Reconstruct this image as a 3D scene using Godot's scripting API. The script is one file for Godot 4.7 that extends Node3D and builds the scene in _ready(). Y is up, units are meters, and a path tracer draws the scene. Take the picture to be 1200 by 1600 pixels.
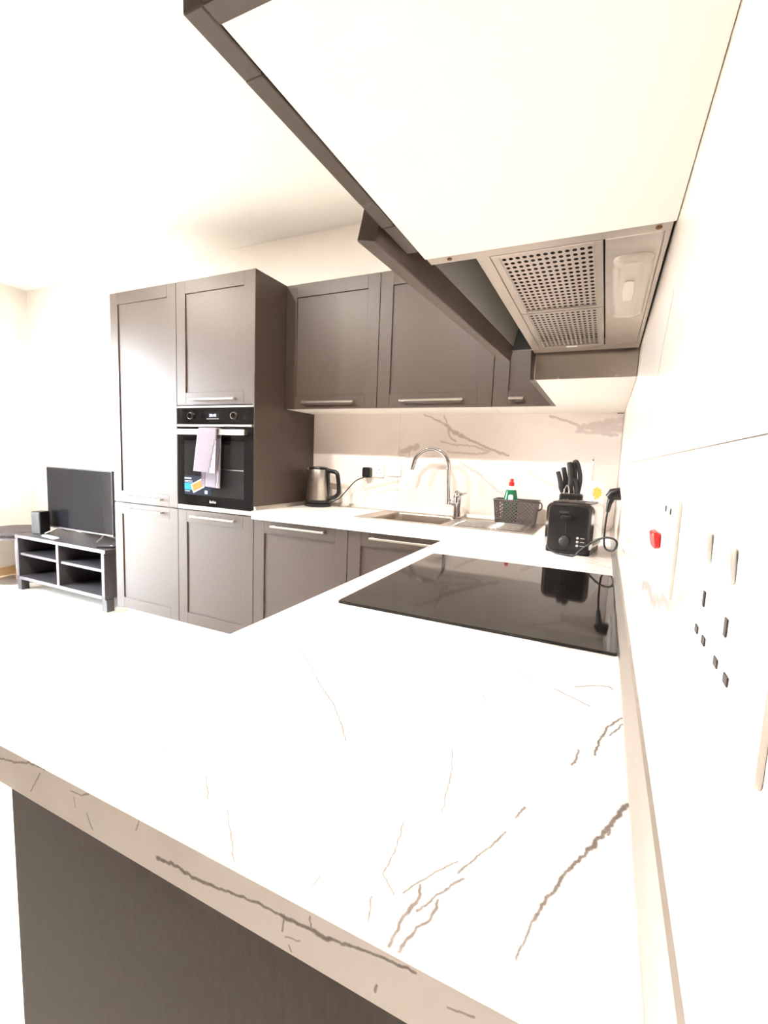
extends Node3D
# A white and grey-brown fitted kitchen. x runs right (wall_right at x = 0), z towards the viewer (wall_back at z = 0), metres.

var G := 1            # running smooth group
var used := {}
var M := {}

# ------------------------------------------------------------------ mesh helpers
func S() -> SurfaceTool:
	var st := SurfaceTool.new()
	st.begin(Mesh.PRIMITIVE_TRIANGLES)
	return st

func tri(st: SurfaceTool, a: Vector3, b: Vector3, c: Vector3, out: Vector3, g := -1, ua := Vector2.ZERO, ub := Vector2.ZERO, uc := Vector2.ZERO) -> void:
	st.set_smooth_group(g)
	var flip := (b - a).cross(c - a).dot(out) > 0.0
	st.set_uv(ua); st.add_vertex(a)
	if flip:
		st.set_uv(uc); st.add_vertex(c)
		st.set_uv(ub); st.add_vertex(b)
	else:
		st.set_uv(ub); st.add_vertex(b)
		st.set_uv(uc); st.add_vertex(c)

func quad(st: SurfaceTool, a: Vector3, b: Vector3, c: Vector3, d: Vector3, out: Vector3, g := -1) -> void:
	tri(st, a, b, c, out, g)
	tri(st, a, c, d, out, g)

func quad_uv(st: SurfaceTool, p: Array, out: Vector3, u: Array) -> void:
	tri(st, p[0], p[1], p[2], out, -1, u[0], u[1], u[2])
	tri(st, p[0], p[2], p[3], out, -1, u[0], u[2], u[3])

func box(st: SurfaceTool, a: Vector3, b: Vector3, r := 0.0015, xf := Transform3D.IDENTITY) -> void:
	var lo := Vector3(minf(a.x, b.x), minf(a.y, b.y), minf(a.z, b.z))
	var hi := Vector3(maxf(a.x, b.x), maxf(a.y, b.y), maxf(a.z, b.z))
	r = minf(r, 0.45 * minf(hi.x - lo.x, minf(hi.y - lo.y, hi.z - lo.z)))
	var P := func(s: Vector3, i: int) -> Vector3:
		var v := Vector3.ZERO
		for j in 3:
			v[j] = (hi[j] if s[j] > 0 else lo[j]) - (0.0 if j == i else s[j] * r)
		return xf * v
	for i in 3:
		var j := (i + 1) % 3
		var k := (i + 2) % 3
		for si in [-1.0, 1.0]:
			var n := Vector3.ZERO
			n[i] = si
			var q := []
			for w in [[-1.0, -1.0], [1.0, -1.0], [1.0, 1.0], [-1.0, 1.0]]:
				var s := Vector3.ZERO
				s[i] = si; s[j] = w[0]; s[k] = w[1]
				q.append(P.call(s, i))
			quad(st, q[0], q[1], q[2], q[3], xf.basis * n)
			if r > 0.0:
				for sj in [-1.0, 1.0]:
					var n2 := Vector3.ZERO
					n2[i] = si; n2[j] = sj
					var s1 := n2
					var s2 := n2
					s1[k] = -1.0; s2[k] = 1.0
					quad(st, P.call(s1, i), P.call(s2, i), P.call(s2, j), P.call(s1, j), xf.basis * n2)
	if r > 0.0:
		for sx in [-1.0, 1.0]:
			for sy in [-1.0, 1.0]:
				for sz in [-1.0, 1.0]:
					var s := Vector3(sx, sy, sz)
					tri(st, P.call(s, 0), P.call(s, 1), P.call(s, 2), xf.basis * s)

func lathe(st: SurfaceTool, prof: Array, seg := 24, xf := Transform3D.IDENTITY, crease := 0.75) -> void:
	# prof: Vector2(radius, height) from bottom to top; a new smooth group starts at sharp corners
	G += 1
	var prev := Vector2.ZERO
	for i in prof.size() - 1:
		var dir: Vector2 = (prof[i + 1] - prof[i]).normalized()
		if i > 0 and dir.dot(prev) < crease:
			G += 1
		prev = dir
		var n := Vector2(dir.y, -dir.x)
		for k in seg:
			var t0 := TAU * k / seg
			var t1 := TAU * (k + 1) / seg
			var c0 := Vector3(cos(t0), 0, sin(t0))
			var c1 := Vector3(cos(t1), 0, sin(t1))
			var p0: Vector3 = c0 * prof[i].x + Vector3.UP * prof[i].y
			var p1: Vector3 = c1 * prof[i].x + Vector3.UP * prof[i].y
			var p2: Vector3 = c1 * prof[i + 1].x + Vector3.UP * prof[i + 1].y
			var p3: Vector3 = c0 * prof[i + 1].x + Vector3.UP * prof[i + 1].y
			var o := (c0 + c1).normalized() * n.x + Vector3.UP * n.y
			if prof[i].x > 1e-5:
				tri(st, xf * p0, xf * p1, xf * p2, xf.basis * o, G)
			if prof[i + 1].x > 1e-5:
				tri(st, xf * p0, xf * p2, xf * p3, xf.basis * o, G)

func loft(st: SurfaceTool, rings: Array, cap0 := true, cap1 := true, smooth := true, closed_loop := false) -> void:
	G += 1
	var n: int = rings[0].size()
	var cs := []
	for r in rings:
		var c := Vector3.ZERO
		for p in r: c += p
		cs.append(c / n)
	var m := rings.size()
	for i in (m if closed_loop else m - 1):
		var i2 := (i + 1) % m
		for k in n:
			var k2 := (k + 1) % n
			var a: Vector3 = rings[i][k]
			var b: Vector3 = rings[i][k2]
			var c: Vector3 = rings[i2][k2]
			var d: Vector3 = rings[i2][k]
			var o: Vector3 = (a + b + c + d) / 4.0 - (cs[i] + cs[i2]) / 2.0
			quad(st, a, b, c, d, o, G if smooth else -1)
	if closed_loop: return
	for e in [[cap0, 0, 1], [cap1, m - 1, m - 2]]:
		if e[0]:
			var o: Vector3 = cs[e[1]] - cs[e[2]]
			for k in n:
				tri(st, cs[e[1]], rings[e[1]][k], rings[e[1]][(k + 1) % n], o)

func tube(st: SurfaceTool, pts: Array, r, seg := 8, closed := false, squash := 1.0) -> void:
	var rings := []
	var m := pts.size()
	var up := Vector3.ZERO
	for i in m:
		var a: Vector3 = pts[(i - 1 + m) % m] if (closed or i > 0) else pts[i]
		var b: Vector3 = pts[(i + 1) % m] if (closed or i < m - 1) else pts[i]
		var t := (b - a).normalized()
		if i == 0:
			up = Vector3.UP if absf(t.y) < 0.9 else Vector3.RIGHT
		up = (up - t * up.dot(t)).normalized()
		var side := t.cross(up)
		var rr: float = r[i] if r is Array else r
		var ring := []
		for k in seg:
			var w := TAU * (k + 0.5) / seg
			ring.append(pts[i] + up * cos(w) * rr + side * sin(w) * rr * squash)
		rings.append(ring)
	loft(st, rings, true, true, true, closed)

func curve(ctrl: Array, steps := 6) -> Array:   # Catmull-Rom through the points
	var res := []
	for i in ctrl.size() - 1:
		var p0: Vector3 = ctrl[maxi(i - 1, 0)]
		var p1: Vector3 = ctrl[i]
		var p2: Vector3 = ctrl[i + 1]
		var p3: Vector3 = ctrl[mini(i + 2, ctrl.size() - 1)]
		for s in steps:
			var t := float(s) / steps
			res.append(0.5 * ((2.0 * p1) + (p2 - p0) * t + (2.0 * p0 - 5.0 * p1 + 4.0 * p2 - p3) * t * t + (3.0 * p1 - p0 - 3.0 * p2 + p3) * t * t * t))
	res.append(ctrl[-1])
	return res

func rrect(w: float, h: float, r: float, n := 5) -> Array:   # rounded rectangle outline, Vector2, around 0
	var res := []
	for c in [[1, 1, 0.0], [-1, 1, 0.25], [-1, -1, 0.5], [1, -1, 0.75]]:
		for k in n + 1:
			var a: float = TAU * (c[2] + 0.25 * k / n)
			res.append(Vector2(c[0] * (w / 2 - r) + cos(a) * r, c[1] * (h / 2 - r) + sin(a) * r))
	return res

func slab(st: SurfaceTool, poly: Array, d0: float, d1: float, bev: float, xf: Transform3D) -> void:
	# convex outline in the local x-y plane, from z = d0 to z = d1, its front edge bevelled
	var mk := func(s: float, z: float) -> Array:
		var ring := []
		for p in poly:
			var l: float = p.length()
			var q: Vector2 = p * (1.0 - s / maxf(l, 1e-4))
			ring.append(xf * Vector3(q.x, q.y, z))
		return ring
	loft(st, [mk.call(0.0, d0), mk.call(0.0, d1 - bev)], true, false, poly.size() > 8)
	loft(st, [mk.call(0.0, d1 - bev), mk.call(bev, d1)], false, true, poly.size() > 8)

func numbered(called: String) -> String:
	var n: int = used.get(called, 0)
	used[called] = n + 1
	return called if n == 0 else "%s_%03d" % [called, n]

func obj(called: String, st: SurfaceTool, mat: Material, parent: Node = null) -> MeshInstance3D:
	st.generate_normals()
	var o := MeshInstance3D.new()
	o.mesh = st.commit()
	o.material_override = mat
	put(o, called, parent)
	return o

func multi(called: String, parts: Array, parent: Node = null) -> MeshInstance3D:
	var mesh := ArrayMesh.new()
	for p in parts:
		p[0].generate_normals()
		p[0].commit(mesh)
		mesh.surface_set_material(mesh.get_surface_count() - 1, p[1])
	var o := MeshInstance3D.new()
	o.mesh = mesh
	put(o, called, parent)
	return o

func put(o: Node3D, called: String, parent: Node) -> void:
	if parent == null:
		o.name = numbered(called)
		add_child(o)
	else:
		o.name = called
		parent.add_child(o, true)

func thing(called: String, label: String, category: String, at := Vector3.ZERO, turn := 0.0, group := "") -> Node3D:
	var o := Node3D.new()
	put(o, called, null)
	o.position = at
	o.rotation.y = turn
	tag(o, label, category, group)
	return o

func tag(o: Node, label: String, category: String, group := "") -> void:
	o.set_meta("label", label)
	o.set_meta("category", category)
	if group: o.set_meta("group", group)

func struct(o: Node, label := "") -> Node:
	o.set_meta("kind", "structure")
	if label: o.set_meta("label", label)
	return o

# ------------------------------------------------------------------ materials
func srgb(r: int, g: int, b: int) -> Color:
	return Color8(r, g, b)

func mat(c: Color, rough := 0.5, metal := 0.0) -> StandardMaterial3D:
	var m := StandardMaterial3D.new()
	m.albedo_color = c
	m.roughness = rough
	m.metallic = metal
	return m

func grain(m: StandardMaterial3D, c: Color, amount: float, scale: Vector3, seed_: int, freq := 0.03) -> StandardMaterial3D:
	# fine mottled grain in the colour, repeated through the world
	var n := FastNoiseLite.new()
	n.seed = seed_
	n.frequency = freq
	n.fractal_octaves = 4
	var ramp := Gradient.new()
	ramp.set_color(0, c.darkened(amount))
	ramp.set_color(1, c.lightened(amount))
	var t := NoiseTexture2D.new()
	t.width = 256; t.height = 256
	t.seamless = true
	t.noise = n
	t.color_ramp = ramp
	m.albedo_color = Color.WHITE
	m.albedo_texture = t
	m.uv1_triplanar = true
	m.uv1_world_triplanar = true
	m.uv1_scale = scale
	return m

func marble_image(w: int, h: int, lo: Vector2, hi: Vector2, base: Color, vein: Color, sets: Array, seed_: int, fine := 1.0, loose := 0, gain := 1.0) -> Image:
	# stone print: faint clouds and grey veins that run through given points (world metres between lo and hi)
	var n := FastNoiseLite.new()
	n.seed = seed_
	n.frequency = 0.02
	n.fractal_octaves = 4
	var cw := maxi(w / 8, 8)
	var ch := maxi(h / 8, 8)
	var img := Image.create(cw, ch, false, Image.FORMAT_RGB8)
	for y in ch:
		for x in cw:
			var v := n.get_noise_2d(x * 1.4, y * 1.4)
			img.set_pixel(x, y, base.lerp(vein, clampf(v * 0.10, 0.0, 0.05)))
	img.resize(w, h, Image.INTERPOLATE_BILINEAR)
	var rng := RandomNumberGenerator.new()
	rng.seed = seed_
	var all := sets.duplicate()
	for i in loose:
		var p := Vector2(rng.randf_range(lo.x, hi.x), rng.randf_range(lo.y, hi.y))
		var a := rng.randf_range(0.3, 1.1)
		var pts := []
		for k in 6:
			pts.append(p.x); pts.append(p.y)
			a += rng.randf_range(-0.35, 0.35)
			p += Vector2(cos(a), sin(a)) * rng.randf_range(0.05, 0.12)
		all.append([rng.randf_range(0.8, 3.0), rng.randf_range(0.25, 0.5), pts])
	var jit := FastNoiseLite.new()
	jit.seed = seed_ + 5
	jit.frequency = 0.05
	for v in all:
		var pts: Array = v[2]
		for i in range(0, pts.size() - 2, 2):
			var p0 := Vector2((pts[i] - lo.x) / (hi.x - lo.x) * w, (hi.y - pts[i + 1]) / (hi.y - lo.y) * h)
			var p1 := Vector2((pts[i + 2] - lo.x) / (hi.x - lo.x) * w, (hi.y - pts[i + 3]) / (hi.y - lo.y) * h)
			var steps := int(p0.distance_to(p1) * 1.5) + 2
			for s in steps:
				var q := p0.lerp(p1, float(s) / steps)
				var j := jit.get_noise_2d(q.x, q.y)
				q += Vector2(j, jit.get_noise_2d(q.y + 90.0, q.x)) * (2.0 + 0.5 * v[0])
				var r: float = v[0] * fine * (0.7 + 0.9 * absf(jit.get_noise_2d(q.x * 0.5 + 300.0, q.y * 0.5)) )
				var ri := int(ceil(r + 2.0))
				for dy in range(-ri, ri + 1):
					for dx in range(-ri, ri + 1):
						var px := int(q.x) + dx
						var py := int(q.y) + dy
						if px < 0 or py < 0 or px >= w or py >= h: continue
						var d := Vector2(px + 0.5, py + 0.5).distance_to(q)
						var al: float = smoothstep(0.0, 1.0, clampf((r + 1.0 - d) / (0.6 * r + 1.0), 0.0, 1.0)) * minf(1.0, v[1] * gain) * minf(1.0, 0.85 + 0.5 * absf(jit.get_noise_2d(q.y * 0.8 + 700.0, q.x * 0.8)))
						if al > 0.0:
							var was := img.get_pixel(px, py)
							var to := base.lerp(vein, al)
							if to.g < was.g: img.set_pixel(px, py, to)
	return img

func tex_mat(img: Image, rough: float) -> StandardMaterial3D:
	var m := mat(Color.WHITE, rough)
	m.albedo_texture = ImageTexture.create_from_image(img)
	return m
const VEINS_TOP := [
	[1.2, 0.5, [-0.504, 2.022, -0.439, 2.082, -0.401, 2.117, -0.357, 2.152, -0.327, 2.185, -0.304, 2.213]],
	[1.0, 0.6, [-0.195, 1.916, -0.163, 1.929, -0.136, 1.949]],
	[1.0, 0.5, [-0.104, 1.96, -0.078, 1.975, -0.056, 1.989]],
	[1.2, 0.5, [-0.076, 1.938, -0.055, 1.921, -0.032, 1.912, -0.027, 1.92]],
	[1.8, 0.6, [-0.018, 1.999, -0.034, 2.03, -0.043, 2.065, -0.048, 2.102]],
	[1.2, 0.4, [-0.018, 2.016, -0.026, 2.036, -0.033, 2.052]],
	[1.5, 0.4, [-0.065, 2.101, -0.066, 2.119, -0.07, 2.134]],
	[3.0, 0.85, [-0.017, 2.169, -0.027, 2.191, -0.038, 2.218, -0.05, 2.246]],
	[2.0, 0.8, [-0.05, 2.246, -0.063, 2.273, -0.071, 2.294, -0.078, 2.313, -0.083, 2.329]],
	[1.2, 0.4, [-0.083, 2.329, -0.087, 2.348, -0.09, 2.363]],
	[1.2, 0.5, [-0.033, 2.211, -0.035, 2.221]],
	[1.8, 0.7, [-0.106, 2.222, -0.109, 2.231, -0.112, 2.239]],
	[1.4, 0.6, [-0.116, 2.26, -0.125, 2.283, -0.134, 2.302, -0.142, 2.319]],
	[1.0, 0.4, [-0.145, 2.308, -0.154, 2.321, -0.164, 2.337, -0.173, 2.354]],
	[1.5, 0.6, [-0.137, 2.322, -0.148, 2.341, -0.159, 2.363]],
	[2.2, 0.7, [-0.164, 2.342, -0.161, 2.352, -0.166, 2.369, -0.166, 2.384, -0.167, 2.397]],
	[1.8, 0.7, [-0.148, 2.348, -0.148, 2.362, -0.155, 2.374, -0.158, 2.387, -0.161, 2.398]],
	[0.8, 0.35, [-0.192, 2.168, -0.182, 2.205, -0.172, 2.264]],
	[0.8, 0.35, [-0.199, 2.291, -0.194, 2.32, -0.193, 2.346, -0.178, 2.359]],
	[0.8, 0.4, [-0.193, 2.367, -0.186, 2.385]],
	[0.8, 0.4, [-0.396, 2.33, -0.383, 2.341, -0.37, 2.352]],
	[0.8, 0.4, [-0.345, 2.353, -0.325, 2.371, -0.3, 2.393]],
	[0.8, 0.4, [-0.235, 2.371, -0.236, 2.381]],
	[0.8, 0.35, [-0.498, 2.211, -0.487, 2.201, -0.474, 2.191]],
	[0.8, 0.35, [-0.47, 2.314, -0.462, 2.323]],
	[0.8, 0.3, [-0.191, 2.029, -0.185, 2.045]],
]
const VEINS_EDGE := [
	[2, 0.7, [-0.626, 0.892, -0.601, 0.896, -0.572, 0.905, -0.544, 0.907]],
	[1.2, 0.6, [-0.553, 0.899, -0.561, 0.888, -0.571, 0.873]],
	[1.2, 0.6, [-0.503, 0.899, -0.488, 0.9, -0.475, 0.906]],
	[1, 0.5, [-0.498, 0.894, -0.496, 0.884]],
	[1.2, 0.6, [-0.479, 0.885, -0.475, 0.878, -0.471, 0.871]],
	[1.2, 0.5, [-0.406, 0.906, -0.41, 0.895]],
	[3.5, 0.8, [-0.382, 0.881, -0.361, 0.883, -0.342, 0.881, -0.318, 0.884]],
	[2.2, 0.7, [-0.318, 0.884, -0.298, 0.887, -0.272, 0.891, -0.252, 0.891]],
	[3.5, 0.8, [-0.252, 0.891, -0.235, 0.892, -0.218, 0.893, -0.208, 0.894]],
	[2.2, 0.7, [-0.208, 0.894, -0.188, 0.899, -0.169, 0.902, -0.146, 0.904]],
	[1.2, 0.6, [-0.249, 0.893, -0.251, 0.879]],
	[1.2, 0.6, [-0.227, 0.903, -0.225, 0.895]],
	[1, 0.5, [-0.248, 0.876, -0.235, 0.879]],
	[1, 0.6, [-0.244, 0.87, -0.242, 0.866]],
	[1.5, 0.6, [-0.173, 0.88, -0.174, 0.873]],
	[1.4, 0.5, [-0.124, 0.892, -0.108, 0.895]],
]
const VEINS_BACK := [
	[4, 0.55, [-1.066, 1.502, -0.956, 1.457, -0.903, 1.427]],
	[8, 0.6, [-0.927, 1.442, -0.894, 1.409, -0.827, 1.377]],
	[5, 0.55, [-0.827, 1.377, -0.758, 1.349, -0.645, 1.304, -0.554, 1.275]],
	[4, 0.5, [-0.938, 1.494, -0.924, 1.449, -0.896, 1.365, -0.864, 1.347]],
	[4, 0.35, [-0.949, 1.345, -0.87, 1.328, -0.756, 1.323, -0.662, 1.293, -0.734, 1.277, -0.907, 1.286]],
	[12, 0.4, [-1.205, 1.278, -1.151, 1.295, -1.102, 1.311]],
	[5, 0.35, [-1.213, 1.254, -1.149, 1.244, -1.152, 1.31]],
	[5, 0.5, [-0.351, 1.492, -0.269, 1.465, -0.205, 1.442]],
	[14, 0.45, [-0.204, 1.432, -0.099, 1.446, 0.006, 1.474]],
	[16, 0.4, [-0.143, 1.432, -0.068, 1.426, 0.009, 1.433]],
	[6, 0.4, [-0.218, 1.412, -0.126, 1.407, -0.022, 1.395]],
	[4, 0.4, [-0.826, 1.229, -0.709, 1.161, -0.612, 1.082, -0.556, 1.05]],
	[5, 0.35, [-0.444, 1.188, -0.357, 1.144, -0.29, 1.12, -0.194, 1.109]],
	[7, 0.35, [-1.449, 1.029, -1.359, 1.056, -1.292, 1.08, -1.206, 1.097]],
	[5, 0.3, [-1.348, 1.016, -1.269, 1.041, -1.203, 1.041]],
	[5, 0.3, [-1.426, 1.019, -1.456, 0.946]],
	[3, 0.3, [-1.219, 1.301, -1.224, 1.214, -1.248, 1.162]],
	[5, 0.25, [-1.147, 1.217, -1.086, 1.243, -0.984, 1.258]],
]

# ------------------------------------------------------------------ fitted furniture
const FRAME := 0.074      # stile and rail width of the shaker doors

func shaker(w: float, h: float, th := 0.021) -> SurfaceTool:
	# door around x = 0, from y = 0 to h, its face at z = 0 looking along +z
	var st := S()
	var e := 0.0015
	var x0 := -w / 2 + e
	var x1 := w / 2 - e
	var f := FRAME
	var d := 0.007
	box(st, Vector3(x0 + 0.01, e + 0.01, -th), Vector3(x1 - 0.01, h - e - 0.01, -d), 0.0)
	box(st, Vector3(x0, e, -th), Vector3(x0 + f, h - e, 0), 0.0012)
	box(st, Vector3(x1 - f, e, -th), Vector3(x1, h - e, 0), 0.0012)
	box(st, Vector3(x0 + f, e, -th), Vector3(x1 - f, e + f, 0), 0.0008)
	box(st, Vector3(x0 + f, h - e - f, -th), Vector3(x1 - f, h - e, 0), 0.0008)
	return st

func bar_handle(l: float) -> SurfaceTool:
	# slim bar around x = 0 in front of z = 0, ends bent back to the door
	var st := S()
	box(st, Vector3(-l / 2, -0.0055, 0.022), Vector3(l / 2, 0.0055, 0.030), 0.0025)
	for s in [-1.0, 1.0]:
		var x0: float = s * (l / 2 - 0.004)
		var x1: float = s * (l / 2 - 0.020)
		box(st, Vector3(x0, -0.005, 0.0), Vector3(x1, 0.005, 0.027), 0.002)
	return st

func add_door(parent: Node3D, x0: float, x1: float, y0: float, y1: float, z: float, hy: float, hl := 0.35, hx := 0.0) -> MeshInstance3D:
	var d := obj("door", shaker(x1 - x0, y1 - y0), M.cab, parent)
	d.position = Vector3((x0 + x1) / 2, y0, z)
	if hl > 0.0:
		var h := obj("handle", bar_handle(hl), M.satin, d)
		h.position = Vector3(hx, hy - y0, 0)
		h.set_meta("label", "slim satin steel bar handle")
	return d

func carcass(parent: Node3D, a: Vector3, b: Vector3, m: Material) -> MeshInstance3D:
	var st := S()
	box(st, a, b, 0.001)
	return obj("body", st, m, parent)

func plate(called: String, parent: Node, w: float, h: float, d: float, m: Material, xf: Transform3D, r := 0.006) -> MeshInstance3D:
	var st := S()
	slab(st, rrect(w, h, r), 0.0, d, minf(0.002, d * 0.4), Transform3D.IDENTITY)
	var o := obj(called, st, m, parent)
	o.transform = xf
	return o

func small_box(called: String, parent: Node, a: Vector3, b: Vector3, m: Material, r := 0.001) -> MeshInstance3D:
	var st := S()
	box(st, a, b, r)
	return obj(called, st, m, parent)

func letters(text: String, called: String, size: float, m: Material, parent: Node, xf: Transform3D) -> void:
	var t := TextMesh.new()
	var f := SystemFont.new()
	f.font_names = PackedStringArray(["Droid Sans"])
	f.font_weight = 700
	t.font = f
	t.text = text
	t.font_size = 32
	t.pixel_size = size / 32.0
	t.depth = 0.0006
	var o := MeshInstance3D.new()
	o.mesh = t
	o.material_override = m
	put(o, called, parent)
	o.transform = xf

# ------------------------------------------------------------------ the scene
func _ready() -> void:
	# camera
	var cam := Camera3D.new()
	cam.name = "camera"
	add_child(cam)
	cam.position = Vector3(-0.0642, 1.2276, 2.6454)
	cam.rotation = Vector3(-0.1129, 0.4391, 0.0395)
	cam.fov = 95.633
	cam.near = 0.02
	cam.current = true
	# sky: bright overcast day outside the balcony window
	var sky_m := ProceduralSkyMaterial.new()
	sky_m.sky_top_color = Color(0.86, 0.93, 1.0)
	sky_m.sky_horizon_color = Color(0.96, 0.98, 1.0)
	sky_m.ground_bottom_color = Color(0.45, 0.43, 0.40)
	sky_m.ground_horizon_color = Color(0.75, 0.72, 0.68)
	sky_m.energy_multiplier = SKY
	var sky := Sky.new()
	sky.sky_material = sky_m
	var env := Environment.new()
	env.background_mode = Environment.BG_SKY
	env.sky = sky
	env.ambient_light_source = Environment.AMBIENT_SOURCE_SKY
	env.tonemap_mode = Environment.TONE_MAPPER_LINEAR
	env.tonemap_exposure = EXPOSURE
	env.sdfgi_enabled = true
	env.ssao_enabled = true
	env.ssil_enabled = true
	var we := WorldEnvironment.new()
	we.name = "world_environment"
	we.environment = env
	add_child(we)
	materials()
	room()
	downlights()
	tall_units()
	wall_units()
	base_units()
	worktops()
	hood()
	hob()
	sink_and_tap()
	oven()
	towel()
	kettle()
	sockets()
	basket_and_bottle()
	toaster()
	knives_and_carton()
	living_corner()

const SKY := 78.0
const LAMP := 2.5
const EXPOSURE := 2.35

func materials() -> void:
	M.cab = grain(mat(Color.WHITE, 0.42), srgb(62, 50, 42), 0.035, Vector3(2.2, 9.0, 2.2), 3, 0.06)
	M.cab.metallic_specular = 0.5
	M.panel = grain(mat(Color.WHITE, 0.55), srgb(62, 50, 42), 0.04, Vector3(9.0, 2.2, 9.0), 4, 0.06)
	M.white = mat(srgb(242, 238, 232), 0.5)
	M.dark_inside = mat(srgb(84, 86, 86), 0.5)
	M.lining = mat(srgb(140, 137, 132), 0.5)
	M.black = mat(srgb(16, 14, 15), 0.34)
	M.black_gloss = mat(srgb(12, 11, 12), 0.08)
	M.black_gloss.metallic_specular = 0.3
	M.black_rubber = mat(srgb(20, 19, 19), 0.55)
	M.satin = mat(srgb(214, 208, 202), 0.28, 1.0)
	M.chrome = mat(srgb(190, 188, 190), 0.06, 1.0)
	M.steel = grain(mat(Color.WHITE, 0.30, 1.0), srgb(198, 190, 182), 0.05, Vector3(1.0, 14.0, 1.0), 8, 0.08)
	M.steel_dull = mat(srgb(188, 180, 172), 0.36, 1.0)
	M.alu = mat(srgb(206, 200, 192), 0.35, 0.9)
	M.plinth = mat(srgb(225, 222, 218), 0.3, 0.4)
	M.ceiling = mat(srgb(250, 248, 244), 0.9)
	M.paint = grain(mat(Color.WHITE, 0.85), srgb(240, 234, 227), 0.012, Vector3.ONE, 11)
	M.wood = grain(mat(Color.WHITE, 0.5), srgb(206, 168, 122), 0.10, Vector3(1.0, 9.0, 1.0), 12)
	M.floor = grain(mat(Color.WHITE, 0.35), srgb(230, 220, 206), 0.03, Vector3(0.6, 1.0, 2.2), 13)
	M.plastic = mat(srgb(245, 243, 238), 0.3)
	M.slot = mat(srgb(62, 52, 48), 0.6)
	M.red = mat(srgb(214, 24, 24), 0.3)
	M.stand = grain(mat(Color.WHITE, 0.42), srgb(50, 46, 48), 0.06, Vector3(2.0, 10.0, 2.0), 15)
	M.screen = mat(srgb(22, 22, 25), 0.14)
	M.screen.metallic_specular = 0.22
	M.oven_glass = mat(srgb(30, 30, 31), 0.06)
	M.oven_glass.metallic_specular = 0.3
	M.glass_dark = mat(srgb(20, 20, 22), 0.06)
	M.sink = mat(srgb(150, 138, 128), 0.28, 1.0)
	var stone := srgb(242, 237, 232)
	var vein := srgb(128, 116, 110)
	M.top = tex_mat(marble_image(1049, 2048, Vector2(-0.642, 1.146), Vector2(0.0, 2.396), stone, srgb(66, 54, 48), VEINS_TOP.map(func(v): return [v[0], 0.66 + 0.14 * v[1], v[2]]), 21, 1.35), 0.33)
	M.top_far = tex_mat(marble_image(1024, 700, Vector2(-1.85, 0.0), Vector2(0.0, 1.146), stone, vein, [], 22, 0.7, 9), 0.33)
	M.edge = tex_mat(marble_image(1280, 90, Vector2(-0.642, 0.864), Vector2(0.0, 0.909), stone, srgb(96, 84, 76), VEINS_EDGE, 23, 1.2), 0.4)
	M.tile_back = tex_mat(marble_image(1230, 800, Vector2(-1.849, 0.646), Vector2(0.0, 1.846), srgb(241, 231, 224), srgb(162, 147, 140), VEINS_BACK, 24, 1.15), 0.16)
	M.tile_right = tex_mat(marble_image(1400, 560, Vector2(0.0, 0.646), Vector2(3.0, 1.846), srgb(240, 231, 222), srgb(150, 136, 130), [], 25, 1.6, 12), 0.14)

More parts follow.
